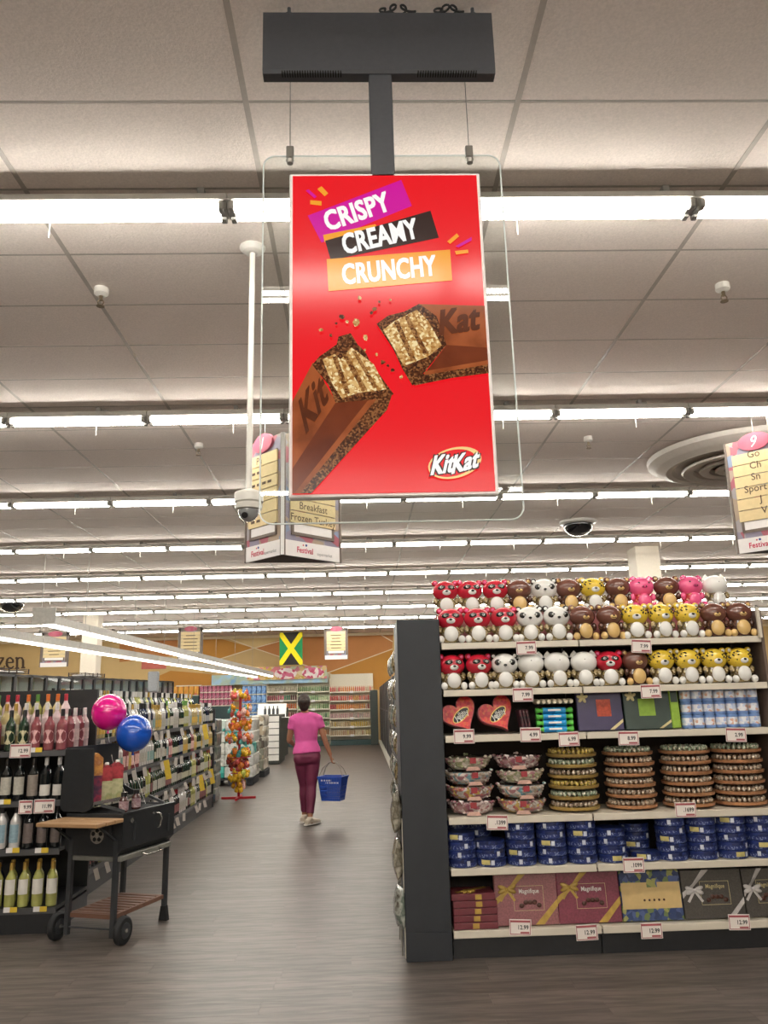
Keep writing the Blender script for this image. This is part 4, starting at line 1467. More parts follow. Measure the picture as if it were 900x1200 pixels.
def bag(m, w_, h_, d_, name, label, cat, group):
    mb = MB().cyl((0, -.012, -.015), (0, .012, -.015), .006, 6)
    n = 10
    rings = []
    for i, (f, k) in enumerate(((0, .03), (.08, .5), (.3, .95), (.6, 1), (.85, .55), (1, .03))):
        rings.append([(w_/2*math.cos(2*PI*j/n)*(.92+.08*math.sin(i*2+j)), d_/2*k*math.sin(2*PI*j/n), h_*f-h_) for j in range(n)])
    vs = [p for r in rings for p in r]
    fs = [(i*n+j, i*n+(j+1) % n, (i+1)*n+(j+1) % n, (i+1)*n+j) for i in range(5) for j in range(n)]
    fs += [tuple(range(n))[::-1], tuple(range(5*n, 6*n))]
    mb.add(vs, fs, 0, True)
    return tag(mb.build(name, m), label, cat, group)


b0 = [bag(m, .17, .24, .07, 'snack_bag', '', 'snack bag', 'hanging snack bags') for m in m_bag]
used = [False]*3
i = 0
bays = [('low beside the end panel', .215, [(5.36, .98), (5.5, .96), (5.66, .94), (5.36, .7), (5.5, .68), (5.36, .42), (5.52, .4)]), ('on the first bay', .375, [(y_, z_) for z_ in (2.1, 1.8, 1.5, 1.2, .9, .6) for y_ in (7.0, 7.7, 8.4, 9.1, 9.8, 10.5)])]
for where, X, L in bays:
    for j, (Y, z) in enumerate(L):
        k = i % 3
        o = dup(b0[k]) if used[k] else b0[k]
        used[k] = True
        o.location = (X, Y, z)
        o.rotation_euler.z = PI/2+random.uniform(-.3, .3)
        o['label'] = 'clear and tan snack bag hanging %s, %s of them' % (where if X < .3 else 'on the aisle rails', ORD[j+1])
        i += 1
t = thing('bag_rail', 'steel rails along the right aisle bays that carry the snack bags', 'rack', (.385, 6.8, 0), group=None)
for z in (2.1, 1.8, 1.5, 1.2, .9, .6):
    MB().bar((0, .0, z-.015), (0, 3.95, z-.015), .008, .008).build('rail', m_wire, t)
for y in (.02, 1.3, 2.6, 3.93):
    MB().bar((.012, y, .0), (.012, y, 2.13), .012, .012).build('post', m_wire, t)
t = thing('clip_rack', 'low wire clip rack for snack bags on the aisle side of the end panel', 'rack', (.235, 5.34, 0))
for Y in (.02, .36):
    MB().cyl((-.012, Y, .02), (-.012, Y, 1.02), .005, 6).build('upright_wire', m_wire, t)
for z in (.43, .71, .99):
    MB().cyl((-.014, 0, z), (-.014, .38, z), .004, 6).build('cross_wire', m_wire, t)

# ================================================================ back wall shelving with small bottles
m_bsh = pm('pale back shelf', 'd9d2bd', rough=.5, var=.04)
m_teal = pm('dark teal plinth', '2f4444', rough=.6)
YB0 = 30.35


def cols(*c):
    return [pm('bottle '+h, h, rough=.35, var=.12) for h in c]


bays = [('B', 312.5, 347.5, [cols('b9b09a', 'a8a08c', 'c8c0a8'), cols('8e3c4a', 'c25a78', '2f7a5c', '5a3038'), cols('c8682c', 'b8582a', 'd07838'), cols('8a3448', 'a84a58', '6e2c38'), cols('6a4a44', '8a5a54', 'b0a090'), cols('a89a88', '8a7a6a')]),
        ('C', 348.5, 385.5, [cols('6a8a5a', '8aa878', '4a6a4a'), cols('9ab888', '7aa070', 'b8c8a0'), cols('8aa878', 'a8b890', '6a8a5a'), cols('4a7a58', '7a9a70', '9ab088'), cols('5a8a60', 'c8c8b0', '7aa070'), cols('8a5a3a', 'a06a44')]),
        ('D', 386.5, 438, [cols('b83a3a', 'd07a3c', 'c85a4a', 'b89a78'), cols('c03a40', 'd8685a', 'd89a4a', 'b87878'), cols('a02c3c', 'd07a3c', 'd8924a', 'c8a8a0'), cols('d0a8a8', 'c89898', 'b8a8a0', 'd8b8b0'), cols('c8b490', 'b89a70', 'd0b058', 'c8a860'), cols('c0a888', 'b89070', 'd0c0a0', 'c8b070')])]
ROWY = [810, 820.5, 830.5, 841, 851, 861]
shb = {}
bid = 0
bottle_me = {}


def small_bottle(m):
    if m.name in bottle_me:
        return dup(bottle_me[m.name])
    o = MB().lathe([(.024, 0), (.027, .01), (.027, .14), (.012, .17), (.012, .2), (.0005, .2)], 8).build('small_bottle', m)
    tag(o, None, 'bottle', None)
    bottle_me[m.name] = o
    return o


wname = {'B': 'left of the shopper', 'C': 'above the shopper', 'D': 'right of the shopper'}
for nm, xa, xb, rows_ in bays:
    a, b = at(xa, 830, YB0), at(xb, 830, YB0)
    w_ = b.x-a.x
    t = thing('wall_shelving', 'pale back wall shelving bay of small coloured bottles, %s' % wname[nm], 'shelving', (a.x, YB0, 0))
    MB().box((w_/2, .5, 1.3), (w_, .04, 2.6)).build('back_panel', m_bsh, t)
    MB().box((w_/2, .25, .09), (w_-.01, .48, .18)).build('plinth', m_teal, t)
    MB().box((0, .25, 1.25), (.02, .48, 2.4)).build('upright', m_bsh, t)
    for i, y in enumerate(ROWY):
        z = at((xa+xb)/2, y, YB0).z
        MB().box((w_/2, .25, z-.02), (w_-.02, .48, .02)).box((w_/2, .0, z-.025), (w_-.02, .02, .045)).build('shelf', m_bsh, t)
        n = int(w_/.075)
        for j in range(n):
            x = .04+(w_-.08)*j/(n-1)
            m = rows_[i][min(len(rows_[i])-1, int(j/n*len(rows_[i])+random.uniform(-.25, .25)))] if random.random() < .8 else random.choice(rows_[i])
            o = small_bottle(m)
            o.location = (a.x+x, YB0+.07, z-.009)
            tag(o, '%s small bottle, %s from left on shelf %s from the top of the bay %s' % ({}.get(m.name, 'coloured'), ORD[j+1], ORD[i+1], wname[nm]) if 0 else 'small bottle, %s on shelf %s down, bay %s' % (ORD[j+1], ORD[i+1], wname[nm]), None, 'small bottles on the back wall shelves')
            bid += 1
        q = MB().box((w_*.5, -.02, z-.03), (.14, .008, .09)).build('shelf_tag', m_cardw, t)
# blue packs and pink packs left of it
m_bpk = pm('blue pack', '', rough=.4, cols=['5a86c0', '7aa4d4', '4a74b0', '9ab8dc'], cell=14)
m_ppk = pm('pink pack', '', rough=.4, cols=['8e3a52', 'a8506a', 'c08a98', '7a3046'], cell=16)
m_opk = pm('orange pack', '', rough=.4, cols=['d08a2c', 'd8a03c', 'c8585a'], cell=8)
for nm, xa, xb, m, zs, n, lb, yy in (('blue', 284, 311.5, m_bpk, 5, 5, 'blue drink multipack at the back wall', (792, 845)), ('pink', 234, 272, m_ppk, 3, 8, 'maroon multipack at the back wall', (803, 826)), ('orange', 203, 233, m_opk, 1, 5, 'orange carton pack at the back wall', (803, 814))):
    a, b = at(xa, yy[0], YB0), at(xb, yy[1], YB0)
    w_ = b.x-a.x
    t = thing('wall_shelving', 'back wall shelving bay of %s packs left of the small bottles' % nm, 'shelving', (a.x, YB0, 0))
    MB().box((w_/2, .5, a.z/2), (w_, .04, a.z)).build('back_panel', m_bsh, t)
    h = (a.z-b.z)/zs
    for i in range(zs):
        z = b.z+h*i
        MB().box((w_/2, .25, z-.02), (w_-.02, .48, .03)).build('shelf', m_bsh, t)
        for j in range(n):
            o = MB().box((0, .15, h*.43), (w_/n-.02, .3, h*.86), bev=.01).build('drink_pack', m, None, (a.x+w_*(j+.5)/n, YB0+.0, z-.004)) if (i, j) == (0, 0) else dup(p0, (a.x+w_*(j+.5)/n, YB0+.0, z-.004))
            if (i, j) == (0, 0):
                p0 = o
            tag(o, '%s, %s in the %s row up' % (lb, ORD[j+1], ORD[i+1]), 'pack', nm+' packs at the back wall')
    MB().box((w_/2, .25, b.z/2-.02), (w_-.02, .46, max(.1, b.z-.06))).build('plinth', m_teal, t)
# printed header boards over the bays
m_head = pm('floral header board', '', rough=.6, cols=['d8b880', 'c87a8a', 'e0d0a8', 'c8a850', 'b8c0a0', 'd07a80'], cell=7)
m_headb = pm('sky blue header board', '', rough=.6, cols=['8ab0cc', '9cc0d8', 'a8b8a0', '7aa4c8'], scale=2)
a, b = at(248, 806, YB0), at(384, 796.5, YB0)
tag(MB().box(((b.x-a.x)/2, 0, .2), (b.x-a.x, .05, .36)).build('header_board', m_headb, None, (a.x, YB0-.035, b.z-.12)), 'pale blue printed header board over the back wall shelves', 'board')
a, b = at(290, 796, YB0), at(383, 780, YB0)
t = thing('header_board', 'floral printed header board with two pale ovals under the flag', 'board', (a.x, YB0-.1, b.z-.48))
MB().box(((b.x-a.x)/2, 0, .24), (b.x-a.x, .05, .48)).build('board', m_head, t)
for px in (335, 367):
    x = at(px, 790, YB0).x-a.x
    MB().prism([(x+.42*math.cos(i*PI/12), .22+.2*math.sin(i*PI/12)) for i in range(24)], .0, .045, FRONT(0, 0, 0)).build('oval', pm('pink oval print', '', rough=.6, cols=['e8d8d8', 'd06a8a', 'f0e4e0', 'c85070'], cell=9), t)

# ================================================================ things down the left of the aisle
m_wrap = pm('white shrink wrap', '', rough=.3, coat=.4, cols=['d8d8d2', 'bcbcb4', 'e8e8e2', 'a8a89e'], scale=7)
m_wrapm = pm('wrapped mixed goods', '', rough=.3, coat=.4, cols=['c8c4b8', '8a8a7c', 'd8d4c8', '6a6258', 'b8a890'], cell=9)
m_pal = pm('dark plastic pallet', '24262a', rough=.6)
m_tealp = pm('teal pack', '', rough=.4, cols=['2f9a90', '5ab8ac', 'c8d8d0'], cell=9)
m_paper = pm('white paper sheet', 'eceae4', rough=.6, var=.03)
t = thing('goods_pallet', 'shrink-wrapped white goods on a dark pallet beside the candy stand', 'pallet', (-2.6, 16.9, 0))
mb = MB()
for i in range(3):
    mb.box((-.36+i*.36, 0, .06), (.12, 1.0, .1))
mb.box((0, 0, .125), (.86, 1.02, .03)).build('pallet_base', m_pal, t)
for r in range(5):
    for c in range(3):
        MB().box((-.285+c*.285, -.25, .255+r*.225), (.28, .49, .22), bev=.02).build('wrapped_pack', m_wrap if (r+c) % 4 else m_tealp, t)
        MB().box((-.285+c*.285, .25, .255+r*.225), (.28, .49, .22), bev=.02).build('wrapped_pack', m_wrap if r % 2 else m_wrapm, t)
t = thing('goods_pallet', 'mixed wrapped bottles on a dark pallet behind the white stack', 'pallet', (-2.55, 18.6, 0))
MB().box((0, 0, .07), (.8, 1.0, .13)).build('pallet_base', m_pal, t)
for r in range(5):
    for c in range(2):
        MB().box((-.19+c*.38, 0, .255+r*.235), (.37, .96, .23), bev=.02).build('wrapped_pack', m_wrapm, t)
t = thing('bottle_display', 'tall grey green stack of bottled goods at the far end of the wine shelves', 'display', (-2.62, 13.9, 0))
mb = None
for r in range(6):
    MB().box((0, 0, .12+r*.22), (.4, .5, .215), bev=.02).build('bottle_crate', pm('green grey bottles', '', rough=.3, cols=['5a665e', '7a8278', '4a5450', '48586a', '8a8c82'], cell=16), t)
for i, (x0, x1, y, h, lb) in enumerate(((-2.66, -2.2, 21.8, 1.28, 'white slatted chest with dark side beside the aisle, bottles standing on it'), (-3.15, -2.35, 24.5, 1.45, 'white covered chest further back with a white sheet over it'))):
    t = thing('display_chest', lb, 'display', ((x0+x1)/2, y, 0))
    w_ = x1-x0
    MB().box((0, .75, h/2), (w_, 1.5, h-.02), bev=.01).build('body', pm('dark green grey side', '3c3f3a', rough=.6), t)
    for r in range(7):
        MB().box((0, -.012, .1+r*(h-.12)/7+.07), (w_-.03, .02, (h-.12)/7-.02)).build('slat', m_white, t)
    if i == 0:
        for k in range(4):
            o = MB().lathe([(.035, 0), (.035, .13), (.014, .17), (.014, .22), (.0005, .22)], 10).build('dark_bottle', m_dark, None, (x0+.06+k*.11, y+.12, h))
            tag(o, 'small dark bottle on the white slatted chest, %s from left' % ORD[k+1], 'bottle', 'bottles on the white chest')
for i, (pa, pb, Y, rx, w_, d_, lb) in enumerate((((302, 833), None, 24.35, -.9, .85, .5, 'white paper sheet propped over the white chest'), ((318, 841), None, 22.55, 0, .8, .45, 'white paper sheet lying flat beside the shopper'))):
    p = at(*pa, Y)
    o = MB().box((w_/2, 0, 0), (w_, d_, .012), bev=.004).build('paper_sheet', m_paper, None, (p.x, Y, p.z))
    o.rotation_euler.x = -rx
    tag(o, lb, 'paper')

# candy stand
m_redm = pm('red enamel tube', 'b3202c', rough=.35)
SX, SY = -2.12, 14.2
t = thing('candy_stand', 'red cross-footed pole stand hung with bright candy bags', 'display stand', (SX, SY, 0))
MB().cyl((0, 0, .02), (0, 0, 1.8), .022, 10).build('pole', m_redm, t)
MB().bar((-.29, 0, .02), (.29, 0, .02), .04, .035).build('foot', m_redm, t)
MB().bar((0, -.29, .02), (0, .29, .02), .04, .035).build('foot', m_redm, t)
for z, r in ((1.62, .2), (1.3, .2), (1.0, .22), (.68, .2), (.42, .14)):
    MB().tube([(r*math.cos(a*PI/8), r*math.sin(a*PI/8), z) for a in range(16)], .007, 6, closed=True).bar((-r, 0, z), (r, 0, z), .01, .01).bar((0, -r, z), (0, r, z), .01, .01).build('hoop', m_redm, t)
cc = {'yellow': 'e8b428', 'orange': 'dc7c30', 'red': 'cc5248', 'pink': 'e8b4a8', 'teal': '4f9a90', 'gold': 'd89a1c', 'dark red': '7a2a24', 'lime': 'c8cc50'}
cmat = {k: pm('candy bag '+k, v, rough=.22, var=.35, scale=40, coat=.4) for k, v in cc.items()}
c0 = {}
ci = {}
tiers = [(1.72, .2, ['yellow', 'gold', 'pink', 'red', 'yellow', 'lime', 'orange'], 'top'), (1.45, .21, ['pink', 'yellow', 'red', 'orange', 'teal', 'gold'], 'second'), (1.22, .19, ['orange', 'gold', 'orange', 'yellow', 'red'], 'third'), (.98, .22, ['teal', 'orange', 'pink', 'red', 'yellow', 'teal'], 'fourth'), (.75, .2, ['gold', 'orange', 'yellow', 'teal'], 'fifth'), (.56, .2, ['dark red', 'dark red', 'orange', 'red'], 'sixth'), (.38, .17, ['yellow', 'gold', 'lime', 'yellow'], 'seventh'), (.2, .1, ['yellow', 'pink', 'gold'], 'lowest')]
for z, r, cl, nm in tiers:
    n = 26 if r > .15 else 14
    for i in range(n):
        c = random.choice(cl)
        a = 2*PI*i/n+random.uniform(-.15, .15)
        rr = r*random.uniform(.45, 1.05)
        if c not in c0:
            mb = MB()
            mb.ball((0, 0, 0), (.042, .03, .047), 9, 6)
            for v in mb.v:
                v.x += random.uniform(-.009, .009)
                v.z += random.uniform(-.009, .009)
                v.y += random.uniform(-.007, .007)
            mb.prism([(-.022, .04), (.022, .04), (.032, .065), (-.032, .065)], -.004, .004, FRONT(0, 0, 0))
            o = c0[c] = mb.build('candy_bag', cmat[c])
            tag(o, None, 'candy')
        else:
            o = dup(c0[c])
        o.location = (SX+rr*math.cos(a), SY+rr*math.sin(a), z+random.uniform(-.07, .07))
        o.rotation_euler = (random.uniform(-.3, .3), random.uniform(-.5, .5), a+PI/2)
        ci[(c, nm)] = ci.get((c, nm), 0)+1
        tag(o, '%s candy bag in the %s cluster of the red candy stand' % (c, nm), None, 'candy bags on the red stand')

# ================================================================ freezer row under the pendant lamps
m_fblk = pm('black freezer frame', '26272a', rough=.4)
m_fglass = clear_mat('freezer glass', 'e8ecea', 1.35)
m_fin = pm('frozen packs', '', rough=.5, cols=['d0ccb8', 'a8b4a0', 'e0dcc8', 'c4b89c', 'b4c0b8', 'd4cca4'], cell=8)
m_fin2 = pm('frozen packs green', '', rough=.5, cols=['8a9a78', 'c8c8a8', 'b05a3a', '9ab08a', 'd8d0b8'], cell=9)
m_liner = pm('white freezer liner', 'd8d8d2', rough=.5, var=.03)
m_ffill = glow('freezer added fill', 'f4f8ff', 9.0)  # added glow that brightens the frozen packs
for k in range(20):
    Y = 13.0+.75*k
    z1 = 2.19+.011*k
    lb = 'black-framed glass freezer door unit, %s along the freezer row' % ORD[k+1]
    t = thing('freezer_cabinet', lb, 'freezer', (-6.5, Y, 0), group='glass door freezers')
    MB().box((-.42, .375, z1-.0125), (.84, .748, .025)).box((-.42, .375, .15), (.84, .748, .3)).build('body', m_fblk, t)
    MB().box((-.81, .375, z1/2), (.06, .748, z1-.03)).box((-.42, .741, z1/2), (.82, .012, z1-.03)).build('liner', m_liner, t)
    MB().box((-.42, .7475, z1/2), (.84, .002, z1-.03)).build('outer_panel', m_fblk, t)
    d = MB()
    for q in ((.03, .05), (.72, .05)):
        d.box((.01, q[0], z1/2+.14), (.05, q[1], z1-.32))
    d.box((.01, .375, z1-.03), (.05, .74, .03)).box((.01, .375, .34), (.05, .74, .06))
    d = d.build('door', m_fblk, t)
    MB().box((.01, .375, z1/2+.13), (.012, .63, z1-.36)).build('pane', m_fglass, d)
    MB().cyl((.06, .66, .9), (.06, .66, 1.5), .012, 8).build('handle', m_silver, d)
    MB().box((-.03, .03, z1/2+.1), (.02, .02, z1-.4)).build('stock_fill_strip', m_ffill, t)  # strip added behind the door frame to light the stock
    for z in (.45, .88, 1.31, z1-.45):
        MB().box((-.4, .375, z+.2), (.4, .66, .4), bev=.01).build('frozen_stock', m_fin if (k+int(z*10)) % 3 else m_fin2, t)
m_bask = pm('dark basket wire', '3a2c28', rough=.6)
for i, (px, py) in enumerate(((14, 790), (42, 790), (120, 797), (150, 798))):
    p = at(px, py, 15.5+i*1.6)
    t = thing('wire_basket', 'dark crate with pale packs on top of the freezer row, %s from left' % ORD[i+1], 'crate', (-6.9, 15.2+i*.9+(3 if i > 1 else 0), 2.195+.011*((2.2+i*.9+(3 if i > 1 else 0))/.75)+.02), group='crates on the freezers')
    t.scale = (1, 1, .5)
    for s in (-1, 1):
        for z in (.03, .1, .17):
            MB().bar((s*.2, -.28, z), (s*.2, .28, z), .015, .02).bar((-.2, s*.28, z), (.2, s*.28, z), .015, .02).build('rail', m_bask, t)
        for q in (-1, 1):
            MB().bar((s*.2, q*.28, 0), (s*.2, q*.28, .2), .02, .02).build('post', m_bask, t)
    MB().box((0, 0, .06), (.3, .44, .1), bev=.03).build('pale_packs', m_paper, t)
t = thing('promotion_board', 'red topped promotion board between the freezer row and the gold wall', 'board', tuple(at(132, 792, 24)+Vector((1.2, 0, 0))))
MB().box((0, 0, .28), (.72, .05, .22)).build('board', pm('dull red board', 'b0584a', rough=.6), t)
MB().box((0, .02, -.2), (.3, .2, .6), bev=.03).build('stand', pm('grey drum', '9a9c9e', rough=.5), t)
# ================================================================ wine end cap and wine run on the left
m_bshelf = pm('black shelf steel', '1f2022', rough=.45)
m_brail = pm('grey price rail', '4a4a4c', rough=.4)
ec = thing('wine_shelving', 'black end-of-aisle wine shelving facing the camera at the left picture edge', 'shelving', (-2.9, 6.22, 0))
EW = 1.34
MB().box((0, .70, .9), (EW, .03, 1.62)).build('back_panel', m_bshelf, ec)
MB().box((0, .36, .065), (EW, .7, .13)).build('kick_plate', m_kick, ec)
WZ = [1.255, .9, .565, .17]
for z in WZ:
    s = MB().box((0, .36, z-.012), (EW, .66, .022)).build('shelf', m_bshelf, ec)
    MB().box((0, .02, z-.022), (EW, .014, .04)).build('price_rail', m_brail, s)
for z, y, d in ((1.30, .26, .18), (1.37, .46, .2)):
    MB().box((-.07, y, (1.255+z)/2), (EW-.16, d, z-1.257)).build('riser', m_bshelf, ec)
m_lab = pm('white bottle label', 'ded9d2', rough=.6, var=.06)


def label_mat(c):
    return pm('bottle label '+c, c, rough=.6, var=.15, scale=60)


def glass(c, **k):
    return pm('bottle glass '+c, c, rough=.08, coat=.6, var=.15, scale=12, **k)


def bottle_profile(r, h, neck=.014, sh=.62):
    return [(r*.92, 0), (r, .006), (r, h*sh), (r*.85, h*(sh+.06)), (neck*1.25, h*(sh+.15)), (neck, h*.84), (neck, h*.985), (neck*.6, h)]


def make_bottle(gm, lm, cm, r=.038, h=.3, lz=(.2, .48), la=2.4, round_=False, sh=.62, name='wine_bottle', single=False, ang=0):
    """single: one mesh of three materials for bottles too small to show their parts"""
    P = bottle_profile(r, h, sh=sh)

    def lab(mb, mi=0):
        n = 8
        vs, fs = [], []
        R = r+.0008
        if round_:
            c = (lz[0]+lz[1])/2*h
            rr = (lz[1]-lz[0])/2*h
            pts = [(rr*math.cos(2*PI*k/16), rr*math.sin(2*PI*k/16)) for k in range(16)]
            vs = [(R*math.sin(u/r+ang), -R*math.cos(u/r+ang), c+v) for u, v in pts]
            c0_ = (R*1.06*math.sin(ang), -R*1.06*math.cos(ang), c)
            mb.add(vs+[c0_], [(k, (k+1) % 16, 16) for k in range(16)], mi, True)
        else:
            for k in range(n+1):
                a = -la/2+la*k/n+ang
                vs += [(R*math.sin(a), -R*math.cos(a), lz[0]*h), (R*math.sin(a), -R*math.cos(a), lz[1]*h)]
            mb.add(vs, [(2*k, 2*k+2, 2*k+3, 2*k+1) for k in range(n)], mi, True)
        return mb
    cap = [(.0155, h*.82), (.0155, h*.99), (.012, h*1.002), (.0005, h*1.003)]
    if single:
        mb = MB().lathe(P, 9)
        lab(mb, 1)
        mb.lathe(cap, 8, mi=2)
        return mb.build(name, [gm, lm, cm])
    t = thing(name, '', 'bottle')
    MB().lathe(P, 14).build('glass', gm, t)
    lab(MB()).build('label', lm, t)
    MB().lathe(cap, 10).build('cap', cm, t)
    return t


g_rose, g_dark, g_green, g_blue = glass('8a4a50'), glass('14181a'), glass('24382a'), glass('1a2440')
g_white, g_yel, g_clear, g_pale = glass('a8a860'), glass('b8a878'), glass('c8c4c0'), glass('d0b8b8')
c_dark, c_white, c_red, c_or, c_gr, c_gold = pm('foil black', '1c1a1c', rough=.35), pm('foil white', 'd8d4d0', rough=.35), pm('foil red', 'b02838', rough=.35), pm('foil orange', 'd8702a', rough=.35), pm('foil green', '5a8a3a', rough=.35), pm('foil gold', 'b8964a', rough=.3, metal=.5)
kinds = {
    'rosé bottle with a round pink label': dict(gm=g_rose, lm=label_mat('d8a8a8'), cm=c_dark, lz=(.16, .5), round_=True),
    'green bottle with a round cream label': dict(gm=g_green, lm=label_mat('c8c09a'), cm=c_dark, lz=(.16, .5), round_=True),
    'pale clear bottle': dict(gm=g_clear, lm=label_mat('c8c8c4'), cm=c_white, h=.305),
    'pale yellow bottle': dict(gm=g_yel, lm=label_mat('c8c4a8'), cm=c_gold, h=.305),
    'pale pink bottle': dict(gm=g_pale, lm=label_mat('d8c0bc'), cm=c_white, h=.305),
    'red-capped bottle': dict(gm=g_pale, lm=m_lab, cm=c_red, h=.305),
    'orange-capped bottle': dict(gm=g_yel, lm=m_lab, cm=c_or, h=.305),
    'green-capped bottle': dict(gm=g_white, lm=m_lab, cm=c_gr, h=.305),
    'black bottle with cream label': dict(gm=g_dark, lm=label_mat('b8b4a8'), cm=c_dark, lz=(.14, .56)),
    'black bottle with grey patterned label': dict(gm=g_dark, lm=label_mat('8a8078'), cm=c_dark, lz=(.1, .6)),
    'black bottle with white foil and label': dict(gm=g_dark, lm=m_lab, cm=c_white, lz=(.1, .36)),
    'bottle with a yellow label': dict(gm=g_green, lm=label_mat('c8b06a'), cm=c_dark, lz=(.18, .58)),
    'bottle with a pale blue label': dict(gm=g_clear, lm=label_mat('8aa4b0'), cm=c_dark, lz=(.14, .56)),
    'dark bottle with a brown grey label': dict(gm=g_dark, lm=label_mat('6a5e5a'), cm=c_dark, lz=(.12, .58)),
    'dark blue bottle with white label': dict(gm=g_blue, lm=m_lab, cm=c_dark, lz=(.26, .58)),
    'white wine bottle with white label': dict(gm=g_white, lm=m_lab, cm=c_gold, lz=(.28, .62)),
}
bproto = {}


def put_bottle(kind, x, y, z, label, group, ang=0):
    if kind not in bproto:
        o = bproto[kind] = make_bottle(**kinds[kind])
    else:
        o = dup(bproto[kind])
    o.location = (x, y, z)
    o.rotation_euler.z = ang
    return tag(o, label, None, group)


K = list(kinds)
grid = [
    ('top shelf front', 1.255, .06, [0, 0, 1, 1, 0, 0, 0], .098),
    ('middle tier', 1.30, .22, [2, 2, 2, 2, 3, 3, 4, 4, 4, 4], .078),
    ('back tier', 1.37, .42, [5, 5, 7, 5, 5, 6, 7, 6, 6, 5], .078),
    ('second shelf down', .9, .06, [8, 8, 8, 8, 8, 9, 10, 10], .098),
    ('third shelf down', .565, .06, [11, 11, 11, 12, 12, 13, 13, 13], .098),
    ('bottom shelf', .17, .06, [14, 14, 14, 15, 15, 15, 15, 15], .098)]
for nm, z, dy, ks, st in grid:
    cnt = {}
    for i, k in enumerate(ks):
        x = (-2.29 if 'tier' not in nm else -2.4)-(len(ks)-1-i)*st
        put_bottle(K[k], x+random.uniform(-.006, .006), 6.22+dy+.02, z, '%s, %s from aisle, wine end %s' % (K[k], ORD[len(ks)-i], nm), 'bottles on the wine end cap', random.uniform(-.3, .3))
for nm, z, ks in (('second', .9, [8, 8, 8, 9, 10, 10]), ('third', .565, [11, 12, 12, 13, 13, 13]), ('bottom', .17, [14, 14, 15, 15, 15, 15])):
    for i, k in enumerate(ks):
        put_bottle(K[k], -2.33-(5-i)*.098, 6.22+.19, z, '%s in the row behind, %s from aisle, %s shelf' % (K[k], ORD[6-i], nm), 'second row bottles on the wine end cap', random.uniform(-.3, .3))
for i, (k, y) in enumerate(((0, 6.44), (4, 6.55), (0, 6.66), (4, 6.77))):
    put_bottle(K[k], -2.285, y, 1.255, '%s, aisle side of the wine end, %s' % (K[k], ('nearest', 'second', 'third', 'farthest')[i]), 'bottles on the wine end cap', PI/2)
# tags of the end cap
n = 0
m_ytag = pm('yellow tag', 'd8b838', rough=.6)
for x, y, w_, h_, pr in ((23, 880, .155, .1, '12.99'), (29, 946, .1, .095, '9.99'), (51, 945, .15, .098, '11.99')):
    n += 1
    p = at(x, y, 6.205)
    price_tag(p.x, 6.218, p.z, w_, h_, pr, 'white price card on the wine end shelf, %s' % ['', 'under the rosé bottles', 'the narrow one', 'the wide one beside the narrow one'][n], group='price cards on the wine end')
for i, (x, y) in enumerate(((13, 997), (47, 997), (10, 1067), (45, 1066), (3, 940), (40, 879))):
    p = at(x, y, 6.215)
    t = thing('shelf_tag', 'small yellow and white shelf tag on the wine end, %s' % ('third shelf left', 'third shelf right', 'bottom shelf left', 'bottom shelf right', 'second shelf', 'top shelf')[i], 'price tag', (p.x, 6.23, p.z), group='yellow shelf tags')
    MB().box((-.02, 0, 0), (.045, .004, .034)).build('white_half', m_cardw, t)
    MB().box((.028, 0, 0), (.05, .004, .034)).build('yellow_half', m_ytag, t)

# ---------------------------------------------------------------- the wine run along the aisle
RXF = -2.37
RZS = [1.285, .935, .585, .2]
for k in range(5):
    y0 = 7.1+k*1.22
    t = thing('wine_shelving', 'black wine shelving bay along the left of the aisle, %s from the camera' % ORD[k+1], 'shelving', (RXF, y0, 0), group='wine shelving bays along the aisle')
    MB().box((-.5, .61, .85), (.03, 1.21, 1.5)).build('back_panel', m_bshelf, t)
    MB().box((-.25, .61, .075), (.48, 1.21, .15)).build('kick_plate', m_kick, t)
    for z in RZS:
        s = MB().box((-.25, .61, z-.012), (.48, 1.21, .02)).build('shelf', m_bshelf, t)
        MB().box((-.008, .61, z-.022), (.012, 1.21, .042)).build('price_rail', m_brail, s)
    MB().box((-.38, .61, 1.34), (.2, 1.2, .105)).build('riser', m_bshelf, t)
    if k == 4:
        MB().box((-.25, 1.215, .75), (.5, .03, 1.5)).build('end_board', m_bshelf, t)
run = []
for i, (g, l, c, kw) in enumerate([(g_clear, label_mat('a8a498'), c_white, dict(h=.32)), (g_green, label_mat('b8b49a'), c_dark, dict(h=.305)), (g_clear, label_mat('7a9a94'), c_gold, dict(h=.3)), (g_blue, label_mat('9a9c9e'), c_dark, dict(h=.31)), (g_white, label_mat('b0b09a'), c_gr, dict(h=.34)),
                                   (g_dark, label_mat('a8a090'), c_dark, dict(h=.3)), (g_dark, label_mat('8a5a58'), c_red, dict(h=.3)), (g_yel, label_mat('c8a040'), c_gold, dict(h=.29)), (g_rose, label_mat('d8b0a8'), c_dark, dict(h=.31)), (g_green, label_mat('b8b4a8'), c_white, dict(h=.3)), (g_white, label_mat('c8c090'), c_gold, dict(h=.3))]):
    run.append([make_bottle(g, l, c, r=.04, lz=(.12, random.uniform(.36, .5)), la=1.9, single=True, name='wine_bottle', **kw), False])
    tag(run[-1][0], None, 'bottle')
sets = [[0, 2, 3, 4, 0, 1, 2, 9, 7], [1, 5, 0, 7, 8, 3, 9, 2], [9, 5, 1, 10, 4, 6, 0, 9], [9, 6, 8, 5, 10, 6, 9, 0]]
